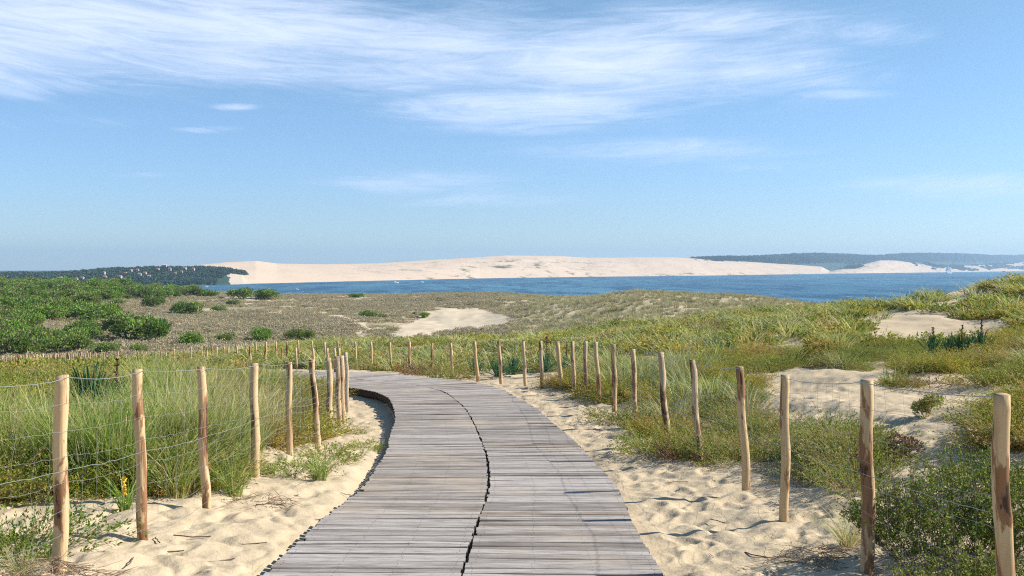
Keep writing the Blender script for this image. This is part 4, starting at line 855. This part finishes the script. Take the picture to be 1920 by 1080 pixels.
# ------------------------------------------------------------------ valley shrubs
BS = [M3('shrub', bushy(500+i, 1.0, .95, 2600, .13, 15, .8, .20+.10*(i % 3)), M['shrub']) for i in range(8)]
def vshrub(i, px, py, wpx, hpx, label, grp=None, D=None):
    """px,py: foot of the shrub on the photograph; wpx,hpx its width and height there"""
    if D is None:
        D = 95.
        cand_ = np.arange(88, 345, .5); pyy = HY-H(W3(px, cand_), cand_)/cand_*F0; k = np.argmin(np.abs(pyy-py)); D = float(cand_[k])
    x = W3(px, D); o = link('green_shrub', BS[i % 8], (x, D, H1(x, D)-.1)); s = wpx/2/F0*D*1.0; o.scale = (s, s*.8, hpx/F0*D*1.05); o.rotation_euler = (0,0,i*2.1); tag(o, label, 'shrub', grp)
for i, a in enumerate([(352,592,60,24,'round green shrub alone in the middle of the heath'),(410,586,38,13,'low green shrub right of the round one on the heath'),(440,574,34,12,'small low shrub on the heath below the shore thicket'),
        (285,577,52,22,'dark green shrub on the heath at the edge of the thicket'),(220,573,36,12,'low green shrub on the bare patch in the thicket'),(240,640,110,46,'big spreading shrub, left part of the large mid-valley clump'),
        (290,640,70,38,'rounded shrub, right part of the large mid-valley clump'),(425,643,52,18,'low shrub at the left of the line behind the far posts'),(487,643,56,26,'bright green dense shrub behind the far posts'),
        (555,643,48,26,'bright green domed shrub right of the dense one behind the far posts'),(580,643,30,22,'small bright green shrub at the right of the domed one'),(616,643,36,12,'low green shrub at the right end of the line behind the far posts'),
        (690,597,34,15,'bright green shrub by the sandy track'),(715,597,36,8,'flat green shrub touching the one by the sandy track'),(795,596,26,10,'dark little shrub on the rim of the sand bowl'),(778,590,14,6,'tiny dark shrub left of the one on the bowl rim'),
        (668,558,36,8,'low green shrub on the shore skyline left of centre'),(825,562,14,5,'tiny dark shrub near the shore above the bowl'),(200,665,60,22,'dark green shrub just above the end of the paling fence'),(262,662,44,18,'small green shrub between paling fence and far posts'),
        (360,650,50,26,'grey-green shrub at the right foot of the mid-valley clump'),(455,560,60,18,'left half of the long green thicket on the shore skyline'),(500,561,60,18,'right half of the long green thicket on the shore skyline'),(395,556,50,12,'low green shrub on the skyline left of the long shore thicket')]):
    vshrub(i, *a[:5])
g = np.random.default_rng(21); cnt = 0
TH = [[(-80,545),(60,538),(150,540),(240,545),(300,552),(345,560),(300,562),(240,565),(160,570),(60,580),(-80,590)],[(-80,580),(60,572),(140,575),(190,590),(220,600),(140,605),(60,610),(-80,615)],
      [(-80,610),(40,610),(60,640),(100,628),(160,630),(180,640),(150,662),(60,668),(-80,670)],[(-80,560),(40,560),(60,640),(-80,650)]]
N_ = 5200; x, y, z, g = cand(N_, 92, 300, -120, 400, 55); px, py = proj(x, y, z); ok = np.zeros(N_, bool)
for P_ in TH: ok |= inpoly(px, py, P_)
idx = np.where(ok)[0]; kept = []
for i in idx:
    if all((x[i]-x[j])**2+(y[i]-y[j])**2 > (2.0+y[i]*.009)**2 for j in kept): kept.append(i)
    if len(kept) > 235: break
for q_, i in enumerate(kept):
    o = link('thicket_shrub', BS[q_ % 8], (x[i], y[i], z[i]-.15)); s = g.uniform(1.3,2.5)*(.8+y[i]*.0016); o.scale = (s, s, g.uniform(.7,1.15)*s); o.rotation_euler = (0,0,g.random()*6.28)
    tag(o, 'dense green shrub in the thicket covering the left slope', 'shrub', 'shrubs of the thicket on the left slope')
# skyline thicket continuing to the shore
for q_, (px_, D) in enumerate([(a, 262+(q % 3)*7) for q, a in enumerate(range(-60, 372, 11))]):
    x_ = W3(px_, D); o = link('thicket_shrub', BS[(q_*3) % 8], (x_, D, H1(x_, D)-.2)); s = 2.0+(q_*37 % 10)*.09; o.scale = (s, s, s*(.62+(q_*53 % 10)*.05)); o.rotation_euler = (0,0,q_*1.9)
    tag(o, 'dense green shrub in the thicket covering the left slope', 'shrub', 'shrubs of the thicket on the left slope')

# ------------------------------------------------------------------ villas on the headland
def villa_mesh(wm, rm):
    def box(x0,x1,y0,y1,z0,z1): return np.array([(x0,y0,z0),(x1,y0,z0),(x1,y1,z0),(x0,y1,z0),(x0,y0,z1),(x1,y0,z1),(x1,y1,z1),(x0,y1,z1)])
    BF_ = np.array([(0,1,5,4),(1,2,6,5),(2,3,7,6),(3,0,4,7),(4,5,6,7),(3,2,1,0)])
    V = box(-2.2,2.2,-1.6,1.6,-2,2.2); wmesh = make_mesh('wall', V, [BF_], None, False, [wm])
    RV = np.array([(-2.5,-1.9,2.2),(2.5,-1.9,2.2),(2.5,1.9,2.2),(-2.5,1.9,2.2),(-1.6,0,3.5),(1.6,0,3.5)]); rmesh = make_mesh('roof', RV, [np.array([(0,1,5,4),(2,3,4,5)]), np.array([(1,2,5),(3,0,4)])], None, False, [rm])
    W_ = []; Wf = []; k = 0
    for xx in (-1.5,-.2,1.1):
        W_ += [(xx,-1.64,.4),(xx+.6,-1.64,.4),(xx+.6,-1.64,1.5),(xx,-1.64,1.5)]; Wf.append((k,k+1,k+2,k+3)); k += 4
    return wmesh, rmesh, make_mesh('windows', np.array(W_), [np.array(Wf)], None, False, [M['window_dark']])
VM = villa_mesh(M['render'], M['roof']); VR = villa_mesh(M['red_render'], M['roof']); VW = villa_mesh(M['render'], M['render'])
Gh = Vh.reshape(rh, nh, 3)
def villa(px, py, s, ms, label, grp=None):
    P = Gh[:rh-3].reshape(-1,3); d = np.abs(HX+P[:,0]/P[:,1]*F0-px)*2+np.abs(HY-P[:,2]/P[:,1]*F0-py); p = P[np.argmin(d)]
    o = empty('villa', (p[0], p[1]-6, p[2]+2.8)); s = s*.58; o.scale = (s,s,s); o.rotation_euler = (0,0,(px*7 % 10)*.06-.3); tag(o, label, 'house', grp)
    for nm, me in zip(('wall','roof','windows'), ms): link(nm, me, (0,0,0), o)
villa(118, 533, 1.5, VR, 'red-walled villa low on the headland among the pines'); villa(311, 506, 1.5, VW, 'tall white villa high on the headland ridge')
for (px, py, s) in [(148,533,1.2),(160,531,1.1),(202,528,1.1),(218,533,1.0),(265,522,1.2),(284,526,1.1),(300,512,1.0),(322,511,1.0),(350,511,1.2),(366,512,1.0),(200,518,.9),(240,520,.9),(250,514,.9),(262,514,1.0),(332,518,.8),(120,528,.8),(230,527,1.2),(276,519,1.0),(345,517,.8)]:
    villa(px, py, s, VM, 'small pale villa with a tiled roof among the headland pines', 'pale villas scattered over the headland')
# ------------------------------------------------------------------ boats
def boat(px, py, s, label, sail=False):
    D = 15.0*F0/(py-HY); x = W3(px, D); o = empty('sailing_boat' if sail else 'motor_boat', (x, D, -15.0)); o.scale = (s,)*3; o.rotation_euler = (0,0,.3); tag(o, label, 'boat')
    xs_ = [-3,-1.5,0,1.5,3.2]; ws = [.9,1.1,1.1,.8,.05]; V = []
    for a, b in zip(xs_, ws): V += [(a,-b,.9+.06*a),(a,-b*.6,-.2),(a,b*.6,-.2),(a,b,.9+.06*a)]
    Fq = []
    for i in range(4):
        for k in range(4): Fq.append((i*4+k, i*4+(k+1)%4, (i+1)*4+(k+1)%4, (i+1)*4+k))
    Fq += [(3,2,1,0),(16,17,18,19)]; link('hull', make_mesh('hull', np.array(V), [np.array(Fq)], None, False, [M['hull']]), (0,0,0), o)
    c = np.array([(-1.6,-.7,.85),(.9,-.6,.85),(.9,.6,.85),(-1.6,.7,.85),(-1.4,-.6,1.8),(.4,-.5,1.8),(.4,.5,1.8),(-1.4,.6,1.8)]); link('cabin', make_mesh('cabin', c, [np.array([(0,1,5,4),(1,2,6,5),(2,3,7,6),(3,0,4,7),(4,5,6,7)])], None, False, [M['hull']]), (0,0,0), o)
    if sail:
        v_, f_ = tube([(0,0,.9),(0,0,4.5),(0,0,8.6)], .06, 5); link('mast', make_mesh('mast', v_, [f_], None, False, [M['hull']]), (0,0,0), o)
        sv = np.array([(-.1,0,1.9),(-2.8,.5,2.0),(-.1,0,8.4),(.2,0,1.6),(3.0,-.3,1.2),(.1,0,7.6)]); link('sail', make_mesh('sail', sv, [np.array([(0,1,2),(3,4,5)])], None, False, [M['sail']]), (0,0,0), o)
boat(742, 531, .95, 'white motor boat near the foot of the far dune', False); boat(791, 529.5, .65, 'small white boat right of the larger motor boat'); boat(1778, 513, 3.4, 'tiny white sailing boat below the far wooded hills', True)
boat(387, 538, .45, 'little white boat off the headland shore'); boat(557, 543, .4, 'little white boat in the middle of the lagoon left of centre')

# ------------------------------------------------------------------ air
hz = np.array([(x_, y_, z_) for z_ in (-23.0, 140.0) for (x_, y_) in ((-9000,-400),(9000,-400),(9000,8600),(-9000,8600))])
m = bpy.data.materials.new('haze'); m.use_nodes = True; t = NT(m.node_tree); t.n.clear(); pv = t.new('ShaderNodeVolumePrincipled'); pv.inputs['Color'].default_value = (.50,.74,1.0,1); pv.inputs['Density'].default_value = .00016; pv.inputs['Anisotropy'].default_value = .2
o_ = t.new('ShaderNodeOutputMaterial'); t.l.new(pv.outputs[0], o_.inputs['Volume'])
o = link('haze', make_mesh('haze', hz, [np.array([(0,1,5,4),(1,2,6,5),(2,3,7,6),(3,0,4,7),(4,5,6,7),(3,2,1,0)])], None, False, [m])); tag(o, 'thin blue haze over the water', 'haze', kind='stuff')
